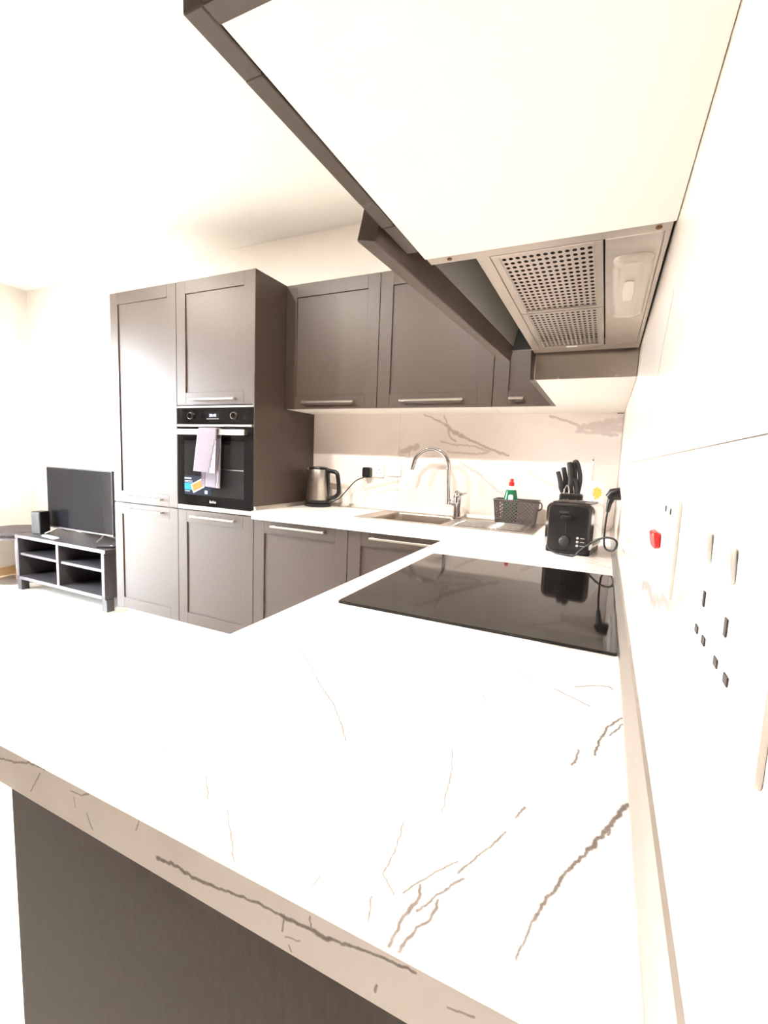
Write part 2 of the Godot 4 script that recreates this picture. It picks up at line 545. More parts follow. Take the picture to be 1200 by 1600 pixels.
func room() -> void:
	var st := S()
	box(st, Vector3(-5.35, -0.12, -0.25), Vector3(0.25, 0.0, 3.1), 0.0)
	struct(obj("floor", st, M.floor), "pale beige floor washed out by daylight")
	st = S()
	box(st, Vector3(-5.35, 2.664, -0.25), Vector3(0.25, 2.80, 3.1), 0.0)
	struct(obj("ceiling", st, M.ceiling), "plain white ceiling")
	st = S()
	box(st, Vector3(-5.35, 0.0, -0.15), Vector3(0.15, 2.664, -0.009), 0.0)
	var wb := obj("wall_back", st, M.paint)
	struct(wb, "cream back wall with marble splashback tiles")
	st = S()
	box(st, Vector3(0.009, 0.0, -0.009), Vector3(0.15, 2.664, 3.1), 0.0)
	var wr := obj("wall_right", st, M.paint)
	struct(wr, "right wall with glossy marble tiles")
	st = S()
	box(st, Vector3(-5.35, 0.0, 2.95), Vector3(0.009, 2.664, 3.1), 0.0)
	struct(obj("wall_front", st, grain(mat(Color.WHITE, 0.6), srgb(66, 48, 34), 0.08, Vector3(9, 1, 9), 41)), "dark wood panelled wall behind the viewer")
	# left wall with the balcony window opening z 1.38 .. 2.42
	st = S()
	var z0 := 1.38
	var z1 := 2.42
	var y1 := 2.25
	box(st, Vector3(-5.35, 0.0, -0.009), Vector3(-5.11, 2.664, z0), 0.0)
	box(st, Vector3(-5.35, 0.0, z1), Vector3(-5.11, 2.664, 2.95), 0.0)
	box(st, Vector3(-5.35, y1, z0), Vector3(-5.11, 2.664, z1), 0.0)
	struct(obj("wall_left", st, M.paint), "cream left wall with the balcony window")
	var win := Node3D.new()
	put(win, "window_1", null)
	struct(win, "tall white framed balcony window")
	st = S()
	for zz in [z0, (z0 + z1) / 2 - 0.03, z1 - 0.06]:
		box(st, Vector3(-5.27, 0.0, zz), Vector3(-5.21, y1, zz + 0.06), 0.003)
	for yy in [0.0, y1 - 0.06]:
		box(st, Vector3(-5.27, yy, z0 + 0.06), Vector3(-5.21, yy + 0.06, z1 - 0.06), 0.003)
	obj("window_frame", st, M.plastic, win)
	var pane := mat(Color(0.95, 0.98, 1.0, 0.06), 0.0)
	pane.transparency = BaseMaterial3D.TRANSPARENCY_ALPHA
	for k in 2:
		st = S()
		var za: float = z0 + 0.06 if k == 0 else (z0 + z1) / 2 + 0.03
		box(st, Vector3(-5.243, 0.06, za), Vector3(-5.237, y1 - 0.06, za + (z1 - z0) / 2 - 0.09), 0.0)
		obj("pane", st, pane, win)
	# skirting boards
	st = S()
	box(st, Vector3(-5.11, 0.0, -0.009), Vector3(-5.095, 0.08, z0), 0.002)
	struct(obj("baseboard_left", st, M.wood), "light wood skirting on the left wall")
	st = S()
	box(st, Vector3(-5.095, 0.0, -0.009), Vector3(-3.06, 0.08, 0.006), 0.002)
	struct(obj("baseboard_back", st, M.wood), "light wood skirting behind the TV bench")
	# tiles
	var g := 0.0004
	for yr in [[0.646, 1.246], [1.246, 1.846]]:
		for xr in [[-1.849, -1.222], [-1.222, 0.0]]:
			tile(wb, M.tile_back, func(u: float, v: float, d: float) -> Vector3: return Vector3(u, v, -d), Vector3(0, 0, 1), xr[0] + g, xr[1] - g, yr[0] + g, yr[1] - g, Vector2(-1.849, 0.646), Vector2(0.0, 1.846))
		for zr in [[0.0, 1.2], [1.2, 2.4], [2.4, 2.94]]:
			tile(wr, M.tile_right, func(u: float, v: float, d: float) -> Vector3: return Vector3(d, v, u), Vector3(-1, 0, 0), zr[0] + g, zr[1] - g, yr[0] + g, yr[1] - g, Vector2(0.0, 0.646), Vector2(3.0, 1.846))

func tile(parent: Node, m: Material, at: Callable, n: Vector3, u0: float, u1: float, v0: float, v1: float, lo: Vector2, hi: Vector2) -> void:
	var st := S()
	var b := 0.0012
	var uv := func(u: float, v: float) -> Vector2: return Vector2((u - lo.x) / (hi.x - lo.x), (hi.y - v) / (hi.y - lo.y))
	var f := [[u0 + b, v0 + b], [u1 - b, v0 + b], [u1 - b, v1 - b], [u0 + b, v1 - b]]
	var r := [[u0, v0], [u1, v0], [u1, v1], [u0, v1]]
	quad_uv(st, f.map(func(q): return at.call(q[0], q[1], 0.0)), n, f.map(func(q): return uv.call(q[0], q[1])))
	for k in 4:
		var k2 := (k + 1) % 4
		var mid := Vector2((u0 + u1) / 2, (v0 + v1) / 2)
		var o: Vector3 = at.call((r[k][0] + r[k2][0]) / 2, (r[k][1] + r[k2][1]) / 2, 0.0) - at.call(mid.x, mid.y, 0.0)
		var us := [uv.call(f[k][0], f[k][1]), uv.call(f[k2][0], f[k2][1]), uv.call(r[k2][0], r[k2][1]), uv.call(r[k][0], r[k][1])]
		quad_uv(st, [at.call(f[k][0], f[k][1], 0.0), at.call(f[k2][0], f[k2][1], 0.0), at.call(r[k2][0], r[k2][1], b), at.call(r[k][0], r[k][1], b)], o, us)
		quad_uv(st, [at.call(r[k][0], r[k][1], b), at.call(r[k2][0], r[k2][1], b), at.call(r[k2][0], r[k2][1], 0.0088), at.call(r[k][0], r[k][1], 0.0088)], o, us)
	obj("tile", st, m, parent)

func downlights() -> void:
	# recessed ceiling spots
	var spots := [[Vector2(-0.95, 1.72), "recessed ceiling spot nearest the hob, above the picture"], [Vector2(-2.15, 1.72), "recessed ceiling spot in front of the oven tower, above the picture"], [Vector2(-3.35, 1.72), "recessed ceiling spot in front of the larder cupboard, outside the picture"]]
	var glow := mat(Color(1, 0.97, 0.9), 0.5)
	glow.emission_enabled = true
	glow.emission = Color(1.0, 0.94, 0.84)
	glow.emission_energy_multiplier = 4.0
	for s in spots:
		var t := thing("ceiling_spot", s[1], "lamp", Vector3(s[0].x, 2.664, s[0].y), 0.0, "recessed ceiling spots")
		var st := S()
		lathe(st, [Vector2(0.045, 0.0), Vector2(0.047, -0.008), Vector2(0.062, -0.006), Vector2(0.065, 0.0)], 28)
		obj("ring", st, M.plastic, t)
		st = S()
		lathe(st, [Vector2(0.0, -0.0025), Vector2(0.044, -0.0025), Vector2(0.044, 0.0)], 28)
		obj("lens", st, glow, t)
		var l := AreaLight3D.new()
		l.name = "spot_light"
		l.area_size = Vector2(0.085, 0.085)
		l.area_normalize_energy = true
		l.light_energy = LAMP
		l.light_color = Color(1.0, 0.97, 0.93)
		l.shadow_enabled = true
		l.area_range = 12.0
		t.add_child(l)
		l.position = Vector3(0, -0.012, 0)
		l.rotation.x = -PI / 2

const XA := -3.054
const XB := -2.4515
const XC := -1.849
const ZF := 0.589
const TOP := 2.221

func tall_units() -> void:
	var t := thing("tall_cabinet", "tall grey-brown shaker larder cupboard beside the TV bench, two doors one above the other", "cabinet")
	carcass(t, Vector3(XA, 0.142, 0.0), Vector3(XB - 0.001, TOP, ZF - 0.022), M.cab)
	add_door(t, XA, XB, 0.876, TOP, ZF, 0.918)
	add_door(t, XA, XB, 0.142, 0.872, ZF, 0.834)
	small_box("plinth", t, Vector3(XA + 0.02, 0.0, 0.03), Vector3(XB, 0.141, ZF - 0.065), M.plinth)
	t = thing("oven_cabinet", "tall grey-brown shaker housing cupboard around the built-in oven", "cabinet")
	var st := S()   # open housing: sides, back, shelves
	box(st, Vector3(XB + 0.001, 0.142, 0.0), Vector3(XB + 0.019, TOP, ZF - 0.022), 0.001)
	box(st, Vector3(XC - 0.019, 0.142, 0.0), Vector3(XC, TOP, ZF - 0.001), 0.001)
	box(st, Vector3(XB + 0.019, 0.142, 0.0), Vector3(XC - 0.019, TOP, 0.012), 0.0)
	for yy in [0.142, 0.856, 1.500, TOP - 0.018]:
		box(st, Vector3(XB + 0.019, yy, 0.012), Vector3(XC - 0.019, yy + 0.018, ZF - 0.024), 0.0)
	obj("body", st, M.cab, t)
	add_door(t, XB, XC - 0.002, 1.503, TOP, ZF, 1.535)
	add_door(t, XB, XC - 0.002, 0.142, 0.872, ZF, 0.836)
	small_box("plinth", t, Vector3(XB, 0.0, 0.03), Vector3(XC, 0.141, ZF - 0.065), M.plinth)

const YW := 1.506
const ZW := 0.317
const X1 := -1.2295
const X2 := -0.595

func wall_cab(label: String, x0: float, x1: float) -> void:
	var t := thing("wall_cabinet", label, "cabinet", Vector3.ZERO, 0.0, "wall cupboards over the sink run")
	var st := S()
	box(st, Vector3(x0 + 0.0005, YW + 0.002, 0.0), Vector3(x1 - 0.0005, TOP, ZW - 0.022), 0.001)
	obj("body", st, M.cab, t)
	small_box("bottom_panel", t, Vector3(x0 + 0.001, YW, 0.0), Vector3(x1 - 0.001, YW + 0.0018, ZW - 0.022), M.white, 0.0)
	add_door(t, x0, x1, YW, TOP, ZW, YW + 0.037)

func wall_units() -> void:
	wall_cab("grey-brown shaker wall cupboard above the kettle, next to the oven tower", XC + 0.001, X1)
	wall_cab("grey-brown shaker wall cupboard above the sink tap", X1, X2)
	# L-shaped corner cupboard, its underside white
	var t := thing("corner_wall_cabinet", "corner wall cupboard with a narrow door, partly behind the extractor", "cabinet")
	var st := S()
	box(st, Vector3(X2 + 0.001, YW + 0.002, 0.0), Vector3(0.0, TOP, ZW - 0.022), 0.001)
	box(st, Vector3(-ZW + 0.022, YW + 0.002, ZW - 0.022), Vector3(0.0, TOP, 1.018), 0.001)
	obj("body", st, M.cab, t)
	st = S()
	box(st, Vector3(X2 + 0.001, YW, 0.0), Vector3(-0.001, YW + 0.0018, ZW - 0.022), 0.0)
	box(st, Vector3(-ZW + 0.022, YW, ZW - 0.022), Vector3(-0.001, YW + 0.0018, 1.018), 0.0)
	obj("bottom_panel", st, M.white, t)
	add_door(t, X2, -ZW - 0.001, YW, TOP, ZW, YW + 0.037, 0.07, -0.02)
	var d := obj("door", shaker(0.70, TOP - YW), M.cab, t)
	d.position = Vector3(-ZW, YW, ZW + 0.352)
	d.rotation.y = -PI / 2
	small_box("bracket", t, Vector3(-0.032, YW - 0.004, 0.0005), Vector3(-0.004, YW - 0.0005, 0.012), M.black)
	# steel sheet on the end of the corner cupboard, facing the hob
	st = S()
	box(st, Vector3(-0.300, 1.507, 1.0185), Vector3(-0.002, 1.75, 1.0205), 0.0005)
	box(st, Vector3(-0.300, 1.507, 1.0205), Vector3(-0.298, 1.75, 1.026), 0.0005)
	var sp := thing("heat_shield", "brushed steel sheet hanging below the extractor, facing the hob", "metal sheet")
	obj("sheet", st, M.steel, sp)
	for x in [-0.225, -0.055]:
		st = S()
		lathe(st, [Vector2(0.0, 0.0), Vector2(0.004, 0.0), Vector2(0.003, 0.002), Vector2(0.0, 0.0025)], 10, Transform3D(Basis(Vector3.RIGHT, PI / 2), Vector3(x, 1.512, 1.0205)))
		obj("screw", st, M.steel_dull, sp)
	# hood housing: panels around an open bottom
	t = thing("hood_cabinet", "grey-brown housing cupboard around the extractor with a tilted flap front", "cabinet")
	st = S()
	box(st, Vector3(-0.386, TOP - 0.018, 1.022), Vector3(0.0, TOP, 1.953), 0.001)
	box(st, Vector3(-0.386, 1.60, 1.0285), Vector3(0.0, TOP - 0.018, 1.044), 0.001)
	box(st, Vector3(-0.386, 1.588, 1.935), Vector3(0.0, TOP - 0.018, 1.953), 0.001)
	box(st, Vector3(-0.386, 1.790, 1.044), Vector3(-0.384, TOP - 0.018, 1.935), 0.0)
	obj("body", st, M.dark_inside, t)
	st = S()
	box(st, Vector3(-0.409, 1.786, 1.024), Vector3(-0.388, TOP, 1.953), 0.0015)
	box(st, Vector3(-0.409, 1.585, 1.86), Vector3(-0.387, 1.785, 1.954), 0.0015)
	obj("front_panel", st, M.cab, t)
	var f := S()
	box(f, Vector3(0.0, -0.205, -0.465), Vector3(0.038, 0.0, 0.465), 0.002)
	var fl := obj("flap", f, M.cab, t)
	fl.position = Vector3(-0.392, 1.777, 1.487)
	fl.rotation = Vector3(0, -0.044, -0.235)
	small_box("lining", fl, Vector3(0.0382, -0.158, -0.445), Vector3(0.0400, -0.002, 0.445), M.lining, 0.0)
	fl.set_meta("label", "front flap of the extractor standing slightly open")
	# near wall cupboard
	t = thing("near_wall_cabinet", "large wall cupboard at the top of the picture with a white underside", "cabinet")
	st = S()
	box(st, Vector3(-0.386, 1.588, 1.956), Vector3(0.0, TOP, 2.319), 0.001)
	obj("body", st, M.white, t)
	small_box("bottom_panel", t, Vector3(-0.386, 1.585, 1.829), Vector3(-0.001, 1.5878, 2.319), M.white, 0.0)
	small_box("end_panel", t, Vector3(-0.387, 1.583, 2.3195), Vector3(-0.001, TOP, 2.3395), M.cab)
	d = obj("door", shaker(2.3395 - 1.957, TOP - 1.583), M.cab, t)
	d.position = Vector3(-0.410, 1.583, (2.3395 + 1.957) / 2)
	d.rotation.y = -PI / 2

func base_units() -> void:
	var t: Node3D
	for e in [["grey-brown shaker base cupboard below the kettle", XC + 0.001, X1], ["grey-brown shaker base cupboard below the sink", X1, -0.615]]:
		t = thing("base_cabinet", e[0], "cabinet", Vector3.ZERO, 0.0, "base cupboards of the sink run")
		carcass(t, Vector3(e[1] + 0.0005, 0.142, 0.01), Vector3(e[2] - 0.0005, 0.74 if e[1] > -1.5 else 0.863, ZF - 0.022), M.cab)
		add_door(t, e[1], e[2], 0.142, 0.861, ZF, 0.833)
		small_box("plinth", t, Vector3(e[1], 0.0, 0.03), Vector3(e[2], 0.141, ZF - 0.065), M.plinth)
	for e in [["base cupboard under the hob, hidden below the worktop", 0.60, 1.50], ["base cupboard at the near end with a plain dark brown end panel", 1.50, 2.36]]:
		t = thing("base_cabinet", e[0], "cabinet", Vector3.ZERO, 0.0, "base cupboards of the hob run")
		carcass(t, Vector3(-0.593, 0.142, e[1] + 0.001), Vector3(-0.001, 0.863, e[2] - 0.001), M.cab)
		var d := obj("door", shaker(e[2] - e[1], 0.719), M.cab, t)
		d.position = Vector3(-0.615, 0.142, (e[1] + e[2]) / 2)
		d.rotation.y = -PI / 2
		var h := obj("handle", bar_handle(0.35), M.satin, d)
		h.position = Vector3(0, 0.691, 0)
		small_box("plinth", t, Vector3(-0.53, 0.0, e[1]), Vector3(-0.02, 0.141, e[2]), M.plinth)
		if e[2] > 2.0:
			var p := small_box("end_panel", t, Vector3(-0.640, 0.0, 2.361), Vector3(-0.001, 0.8635, 2.381), M.panel)
			p.set_meta("label", "plain dark brown end panel")

func worktops() -> void:
	var yt := 0.909
	var yb := 0.864
	# sink run, with the opening for the bowl
	var x0 := -1.848
	var zf := 0.61
	var bx0 := -1.188
	var bx1 := -0.792
	var bz0 := 0.082
	var bz1 := 0.418
	var lo := Vector2(-1.85, 0.0)
	var hi := Vector2(0.0, 1.146)
	var uv := func(x: float, z: float) -> Vector2: return Vector2((x - lo.x) / (hi.x - lo.x), (hi.y - z) / (hi.y - lo.y))
	var st := S()
	var e := 0.002
	for r in [[x0, bx0, 0.0, zf - e], [bx1, 0.0, 0.0, zf - e], [bx0, bx1, 0.0, bz0], [bx0, bx1, bz1, zf - e]]:
		var c := [[r[0], r[2]], [r[1], r[2]], [r[1], r[3]], [r[0], r[3]]]
		quad_uv(st, c.map(func(q): return Vector3(q[0], yt, q[1])), Vector3.UP, c.map(func(q): return uv.call(q[0], q[1])))
		quad_uv(st, c.map(func(q): return Vector3(q[0], yb, q[1])), Vector3.DOWN, c.map(func(q): return uv.call(q[0], q[1])))
	var u := [Vector2(0.02, 0.5), Vector2(0.98, 0.5), Vector2(0.98, 0.53), Vector2(0.02, 0.53)]
	quad_uv(st, [Vector3(x0, yt, zf - e), Vector3(0, yt, zf - e), Vector3(0, yt - e, zf), Vector3(x0, yt - e, zf)], Vector3(0, 1, 1), u)
	quad_uv(st, [Vector3(x0, yt - e, zf), Vector3(0, yt - e, zf), Vector3(0, yb, zf), Vector3(x0, yb, zf)], Vector3(0, 0, 1), u)
	quad_uv(st, [Vector3(x0, yt, 0), Vector3(x0, yt, zf), Vector3(x0, yb, zf), Vector3(x0, yb, 0)], Vector3(-1, 0, 0), u)
	for q in [[bx0, bz0, bx0, bz1, Vector3(1, 0, 0)], [bx1, bz0, bx1, bz1, Vector3(-1, 0, 0)], [bx0, bz0, bx1, bz0, Vector3(0, 0, 1)], [bx0, bz1, bx1, bz1, Vector3(0, 0, -1)]]:
		quad_uv(st, [Vector3(q[0], yt, q[1]), Vector3(q[2], yt, q[3]), Vector3(q[2], yb, q[3]), Vector3(q[0], yb, q[1])], q[4], u)
	var w := obj("worktop", st, M.top_far)
	tag(w, "white marble-print worktop holding the sink and kettle along the back wall", "worktop")
	# hob run
	var s1 := S()
	var s2 := S()
	var xl := -0.642
	var za := 0.6105
	var zb := 1.146
	var zn := 2.396
	var c := [[xl + e, za], [0.0, za], [0.0, zb], [xl + e, zb]]
	quad_uv(s2, c.map(func(q): return Vector3(q[0], yt, q[1])), Vector3.UP, c.map(func(q): return uv.call(q[0], q[1])))
	var uv2 := func(x: float, z: float) -> Vector2: return Vector2((x - xl) / -xl, (zn - z) / (zn - zb))
	c = [[xl + e, zb], [0.0, zb], [0.0, zn - e], [xl + e, zn - e]]
	quad_uv(s1, c.map(func(q): return Vector3(q[0], yt, q[1])), Vector3.UP, c.map(func(q): return uv2.call(q[0], q[1])))
	quad_uv(s2, [Vector3(xl, yb, za), Vector3(0, yb, za), Vector3(0, yb, zn), Vector3(xl, yb, zn)], Vector3.DOWN, u)
	quad_uv(s2, [Vector3(xl, yt - e, za), Vector3(xl, yt - e, zn), Vector3(xl, yb, zn), Vector3(xl, yb, za)], Vector3(-1, 0, 0), u)
	quad_uv(s2, [Vector3(xl + e, yt, za), Vector3(xl + e, yt, zn - e), Vector3(xl, yt - e, zn), Vector3(xl, yt - e, za)], Vector3(-1, 1, 0), u)
	quad_uv(s2, [Vector3(xl, yt, za), Vector3(0, yt, za), Vector3(0, yb, za), Vector3(xl, yb, za)], Vector3(0, 0, -1), u)
	quad_uv(s2, [Vector3(xl + e, yt, zn - e), Vector3(0, yt, zn - e), Vector3(0, yt - e, zn), Vector3(xl, yt - e, zn)], Vector3(0, 1, 1), u)
	var s3 := S()
	var h := (e / 0.045)
	quad_uv(s3, [Vector3(xl, yt - e, zn), Vector3(0, yt - e, zn), Vector3(0, yb, zn), Vector3(xl, yb, zn)], Vector3(0, 0, 1), [Vector2(0, h), Vector2(1, h), Vector2(1, 1), Vector2(0, 1)])
	w = multi("worktop", [[s1, M.top], [s2, M.top_far], [s3, M.edge]])
	tag(w, "large white marble-print worktop in the foreground with the hob set in it", "worktop")
	# metal wall profiles where the tops meet the tiles
	var prof := [Vector2(0.0, 0.0), Vector2(0.017, 0.0), Vector2(0.0165, 0.004), Vector2(0.010, 0.013), Vector2(0.004, 0.022), Vector2(0.0, 0.0225)]
	var rings := []
	for xx in [-1.848, -0.0175]:
		rings.append(prof.map(func(p): return Vector3(xx, yt + p.y, p.x)))
	st = S()
	loft(st, rings, true, true, false)
	struct(obj("trim_1", st, M.alu), "aluminium sealing strip along the back of the worktop")
	rings = []
	for zz in [0.0, 2.396]:
		rings.append(prof.map(func(p): return Vector3(-p.x, yt + p.y, zz)))
	st = S()
	loft(st, rings, true, true, false)
	struct(obj("trim_2", st, M.alu), "aluminium sealing strip along the tiled right wall")
	rings = []
	for zz in [0.018, 0.588]:
		rings.append(prof.map(func(p): return Vector3(-1.848 + p.x, yt + p.y, zz)))
	st = S()
	loft(st, rings, true, true, false)
	struct(obj("trim_3", st, M.alu), "aluminium sealing strip against the oven tower")

func hood() -> void:
	var y := 1.586
	var t := thing("cooker_hood", "built-in stainless steel extractor with perforated filters above the hob", "extractor")
	var st := S()
	box(st, Vector3(-0.385, y, 1.800), Vector3(-0.004, y + 0.03, 1.8285), 0.001)          # near strip
	box(st, Vector3(-0.302, y, 1.047), Vector3(-0.004, y + 0.02, 1.105), 0.001)             # far strip
	box(st, Vector3(-0.302, y + 0.001, 1.105), Vector3(-0.279, y + 0.22, 1.800), 0.001)     # side wall
	box(st, Vector3(-0.012, y, 1.105), Vector3(-0.004, y + 0.22, 1.800), 0.001)
	box(st, Vector3(-0.302, y + 0.20, 1.047), Vector3(-0.004, y + 0.22, 1.80), 0.001)
	obj("casing", st, M.steel_dull, t)
	small_box("inner_box", t, Vector3(-0.278, y + 0.035, 1.106), Vector3(-0.0965, y + 0.19, 1.799), M.black)
	for zr in [[1.462, 1.797], [1.108, 1.458]]:
		var fs := S()
		perforated(fs, -0.277, -0.0975, zr[0], zr[1], y)
		obj("filter", fs, M.steel_dull, t)
	small_box("filter_catch", t, Vector3(-0.20, y - 0.003, 1.113), Vector3(-0.17, y - 0.0002, 1.121), M.plastic)
	small_box("lamp_panel", t, Vector3(-0.0945, y, 1.106), Vector3(-0.0125, y + 0.006, 1.799), M.steel)
	st = S()
	var xf := Transform3D(Basis(Vector3.RIGHT, PI / 2), Vector3(-0.050, y, 1.560))
	var rings := []
	for q in [[0.0, 0.0], [0.001, 0.004], [0.006, 0.009], [0.014, 0.011]]:
		rings.append(rrect(0.066 - 2 * q[0], 0.345 - 2 * q[0], 0.024 - q[0]).map(func(p): return xf * Vector3(p.x, p.y, q[1])))
	loft(st, rings, false, true)
	var lens := mat(Color(0.92, 0.90, 0.86, 0.35), 0.12)
	lens.transparency = BaseMaterial3D.TRANSPARENCY_ALPHA
	var ln := obj("lamp_lens", st, lens, t)
	ln.set_meta("label", "clear plastic lamp cover, lamp switched off")
	st = S()
	lathe(st, [Vector2(0.0, 0.0), Vector2(0.008, 0.004), Vector2(0.011, 0.06), Vector2(0.008, 0.11), Vector2(0.0, 0.115)], 14, Transform3D(Basis(Vector3.RIGHT, PI / 2), Vector3(-0.052, y - 0.0035, 1.50)) * Transform3D(Basis.from_scale(Vector3(1, 1, 0.25)), Vector3.ZERO))
	obj("bulb", st, M.plastic, ln)
	for p in [Vector2(-0.345, 1.815), Vector2(-0.022, 1.815)]:
		st = S()
		lathe(st, [Vector2(0.0, -0.003), Vector2(0.004, -0.002), Vector2(0.0045, 0.0)], 12, Transform3D(Basis.IDENTITY, Vector3(p.x, y, p.y)))
		obj("screw", st, mat(srgb(120, 82, 52), 0.4, 0.8), t)

func perforated(st: SurfaceTool, x0: float, x1: float, z0: float, z1: float, y: float) -> void:
	# sheet with rows of round holes, 2 mm folded rim, seen from below
	var b := 0.014
	for r in [[x0, x0 + b, z0, z1], [x1 - b, x1, z0, z1], [x0 + b, x1 - b, z0, z0 + b], [x0 + b, x1 - b, z1 - b, z1]]:
		box(st, Vector3(r[0], y, r[2]), Vector3(r[1], y + 0.006, r[3]), 0.0008)
	var nx := 13
	var nz := 16
	var yy := y + 0.002
	var dx := (x1 - x0 - 2 * b) / nx
	var dz := (z1 - z0 - 2 * b) / nz
	for i in nx:
		for j in nz:
			var c := Vector3(x0 + b + (i + 0.5) * dx, yy, z0 + b + (j + 0.5) * dz)
			var outer := []
			var inner := []
			for k in 8:
				var a := TAU * k / 8.0
				var s := maxf(absf(cos(a)), absf(sin(a)))
				outer.append(c + Vector3(cos(a) / s * dx / 2, 0, sin(a) / s * dz / 2))
				inner.append(c + Vector3(cos(a) * dx * 0.34, 0, sin(a) * dz * 0.30))
			for k in 8:
				var k2 := (k + 1) % 8
				quad(st, outer[k], outer[k2], inner[k2], inner[k], Vector3.DOWN)

func hob() -> void:
	var st := S()
	var cx := (-0.573 - 0.0185) / 2
	var cz := (1.150 + 1.786) / 2
	var xf := Transform3D(Basis(Vector3.RIGHT, -PI / 2), Vector3(cx, 0.9095, cz))
	slab(st, rrect(0.5545, 0.636, 0.006), 0.0, 0.0055, 0.0015, xf)
	var t := thing("ceramic_hob", "black glass hob set flat on the worktop, mirroring the toaster", "hob")
	var hobm := mat(srgb(16, 13, 12), 0.05)
	hobm.metallic_specular = 0.38
	obj("glass", st, hobm, t)

func sink_and_tap() -> void:
	var yt := 0.9092
	var t := thing("kitchen_sink", "stainless steel inset sink with one bowl and a ribbed drainer", "sink")
	var st := S()
	# flange of four plates round the bowl
	var x0 := -1.278
	var x1 := -0.337
	var z0 := 0.022
	var z1 := 0.447
	var b := [-1.185, -0.795, 0.085, 0.415]
	for r in [[x0, b[0], z0, z1], [b[1], x1, z0, z1], [b[0], b[1], z0, b[2]], [b[0], b[1], b[3], z1]]:
		box(st, Vector3(r[0], yt, r[2]), Vector3(r[1], yt + 0.0025, r[3]), 0.0)
	for r in [[x0, x1, z0, z0 + 0.008], [x0, x1, z1 - 0.008, z1], [x0, x0 + 0.008, z0, z1], [x1 - 0.008, x1, z0, z1]]:
		box(st, Vector3(r[0], yt, r[2]), Vector3(r[1], yt + 0.0045, r[3]), 0.0015)
	obj("rim", st, M.steel_dull, t)
	st = S()
	var rings := []
	for q in [[0.0, 0.0025], [0.004, -0.006], [0.010, -0.09], [0.016, -0.128], [0.04, -0.148]]:
		rings.append(rrect(b[1] - b[0] - 2 * q[0], b[3] - b[2] - 2 * q[0], 0.045).map(func(p): return Vector3((b[0] + b[1]) / 2 + p.x, yt + q[1], (b[2] + b[3]) / 2 + p.y)))
	loft(st, rings, false, true)
	obj("bowl", st, M.sink, t)
	st = S()
	lathe(st, [Vector2(0.0, 0.003), Vector2(0.03, 0.003), Vector2(0.042, 0.0)], 20, Transform3D(Basis.IDENTITY, Vector3(-0.99, yt - 0.1475, 0.25)))
	obj("drain", st, M.chrome, t)
	for k in 6:
		st = S()
		var z := 0.165 + k * 0.046
		var pts := [Vector3(-0.735, yt + 0.0025, z), Vector3(-0.71, yt + 0.004, z), Vector3(-0.41, yt + 0.004, z), Vector3(-0.385, yt + 0.0025, z)]
		tube(st, pts, [0.003, 0.0065, 0.0065, 0.003], 10)
		obj("drainer_rib", st, M.chrome, t)
	t = thing("mixer_tap", "tall chrome swan-neck mixer tap behind the sink", "tap", Vector3(-0.800, yt + 0.0032, 0.112))
	st = S()
	lathe(st, [Vector2(0.0, 0.0), Vector2(0.027, 0.0), Vector2(0.027, 0.006), Vector2(0.019, 0.012), Vector2(0.018, 0.06), Vector2(0.021, 0.085), Vector2(0.022, 0.125), Vector2(0.018, 0.132), Vector2(0.0, 0.134)], 24)
	obj("body", st, M.chrome, t)
	st = S()
	var c := [Vector3(-0.005, 0.075, 0), Vector3(-0.030, 0.084, 0), Vector3(-0.046, 0.088, 0), Vector3(-0.053, 0.094, 0), Vector3(-0.055, 0.12, 0), Vector3(-0.062, 0.26, 0)]
	for k in 13:
		var a := PI * k / 12.0 * 0.97
		c.append(Vector3(-0.168 + cos(a) * 0.106, 0.285 + sin(a) * 0.100, 0))
	c.append(Vector3(-0.284, 0.262, 0))
	tube(st, curve(c, 3), 0.0115, 12)
	obj("spout", st, M.chrome, t)
	st = S()
	tube(st, [Vector3(-0.053, 0.076, 0), Vector3(-0.053, 0.105, 0)], 0.0155, 16)
	obj("swivel_joint", st, M.chrome, t)
	st = S()
	tube(st, [Vector3(-0.012, 0.150, -0.005), Vector3(0.010, 0.139, 0.002), Vector3(0.035, 0.140, 0.006), Vector3(0.052, 0.146, 0.008)], [0.011, 0.010, 0.007, 0.005], 12)
	lathe(st, [Vector2(0.019, 0.13), Vector2(0.017, 0.142), Vector2(0.0, 0.146)], 20)
	obj("lever", st, M.chrome, t)

func promo_image() -> Image:
	# printed sticker: dark blue ground, white lines, a cyan box, a white dish of food
	var img := Image.create(224, 112, false, Image.FORMAT_RGB8)
	img.fill(srgb(16, 22, 38))
	img.fill_rect(Rect2i(2, 12, 56, 8), srgb(196, 202, 208))
	img.fill_rect(Rect2i(2, 30, 66, 4), srgb(150, 160, 172))
	img.fill_rect(Rect2i(2, 38, 66, 3), srgb(130, 142, 156))
	img.fill_rect(Rect2i(0, 46, 62, 40), srgb(24, 118, 166))
	img.fill_rect(Rect2i(3, 92, 42, 4), srgb(150, 160, 170))
	img.fill_rect(Rect2i(168, 84, 22, 20), srgb(180, 184, 190))
	img.fill_rect(Rect2i(173, 88, 8, 5), srgb(60, 70, 96))
	var rng := RandomNumberGenerator.new()
	rng.seed = 4
	for y in 112:
		for x in 224:
			var p := Vector2(x - 108, y - 58).rotated(0.42)
			if absf(p.x) < 50 and absf(p.y) < 28:
				img.set_pixel(x, y, srgb(196, 193, 188))
			if absf(p.x) < 43 and absf(p.y) < 21:
				var v := rng.randf()
				img.set_pixel(x, y, srgb(160, 96, 42).lerp(srgb(110, 50, 22) if v < 0.4 else srgb(196, 140, 74), absf(v - 0.4)))
	return img

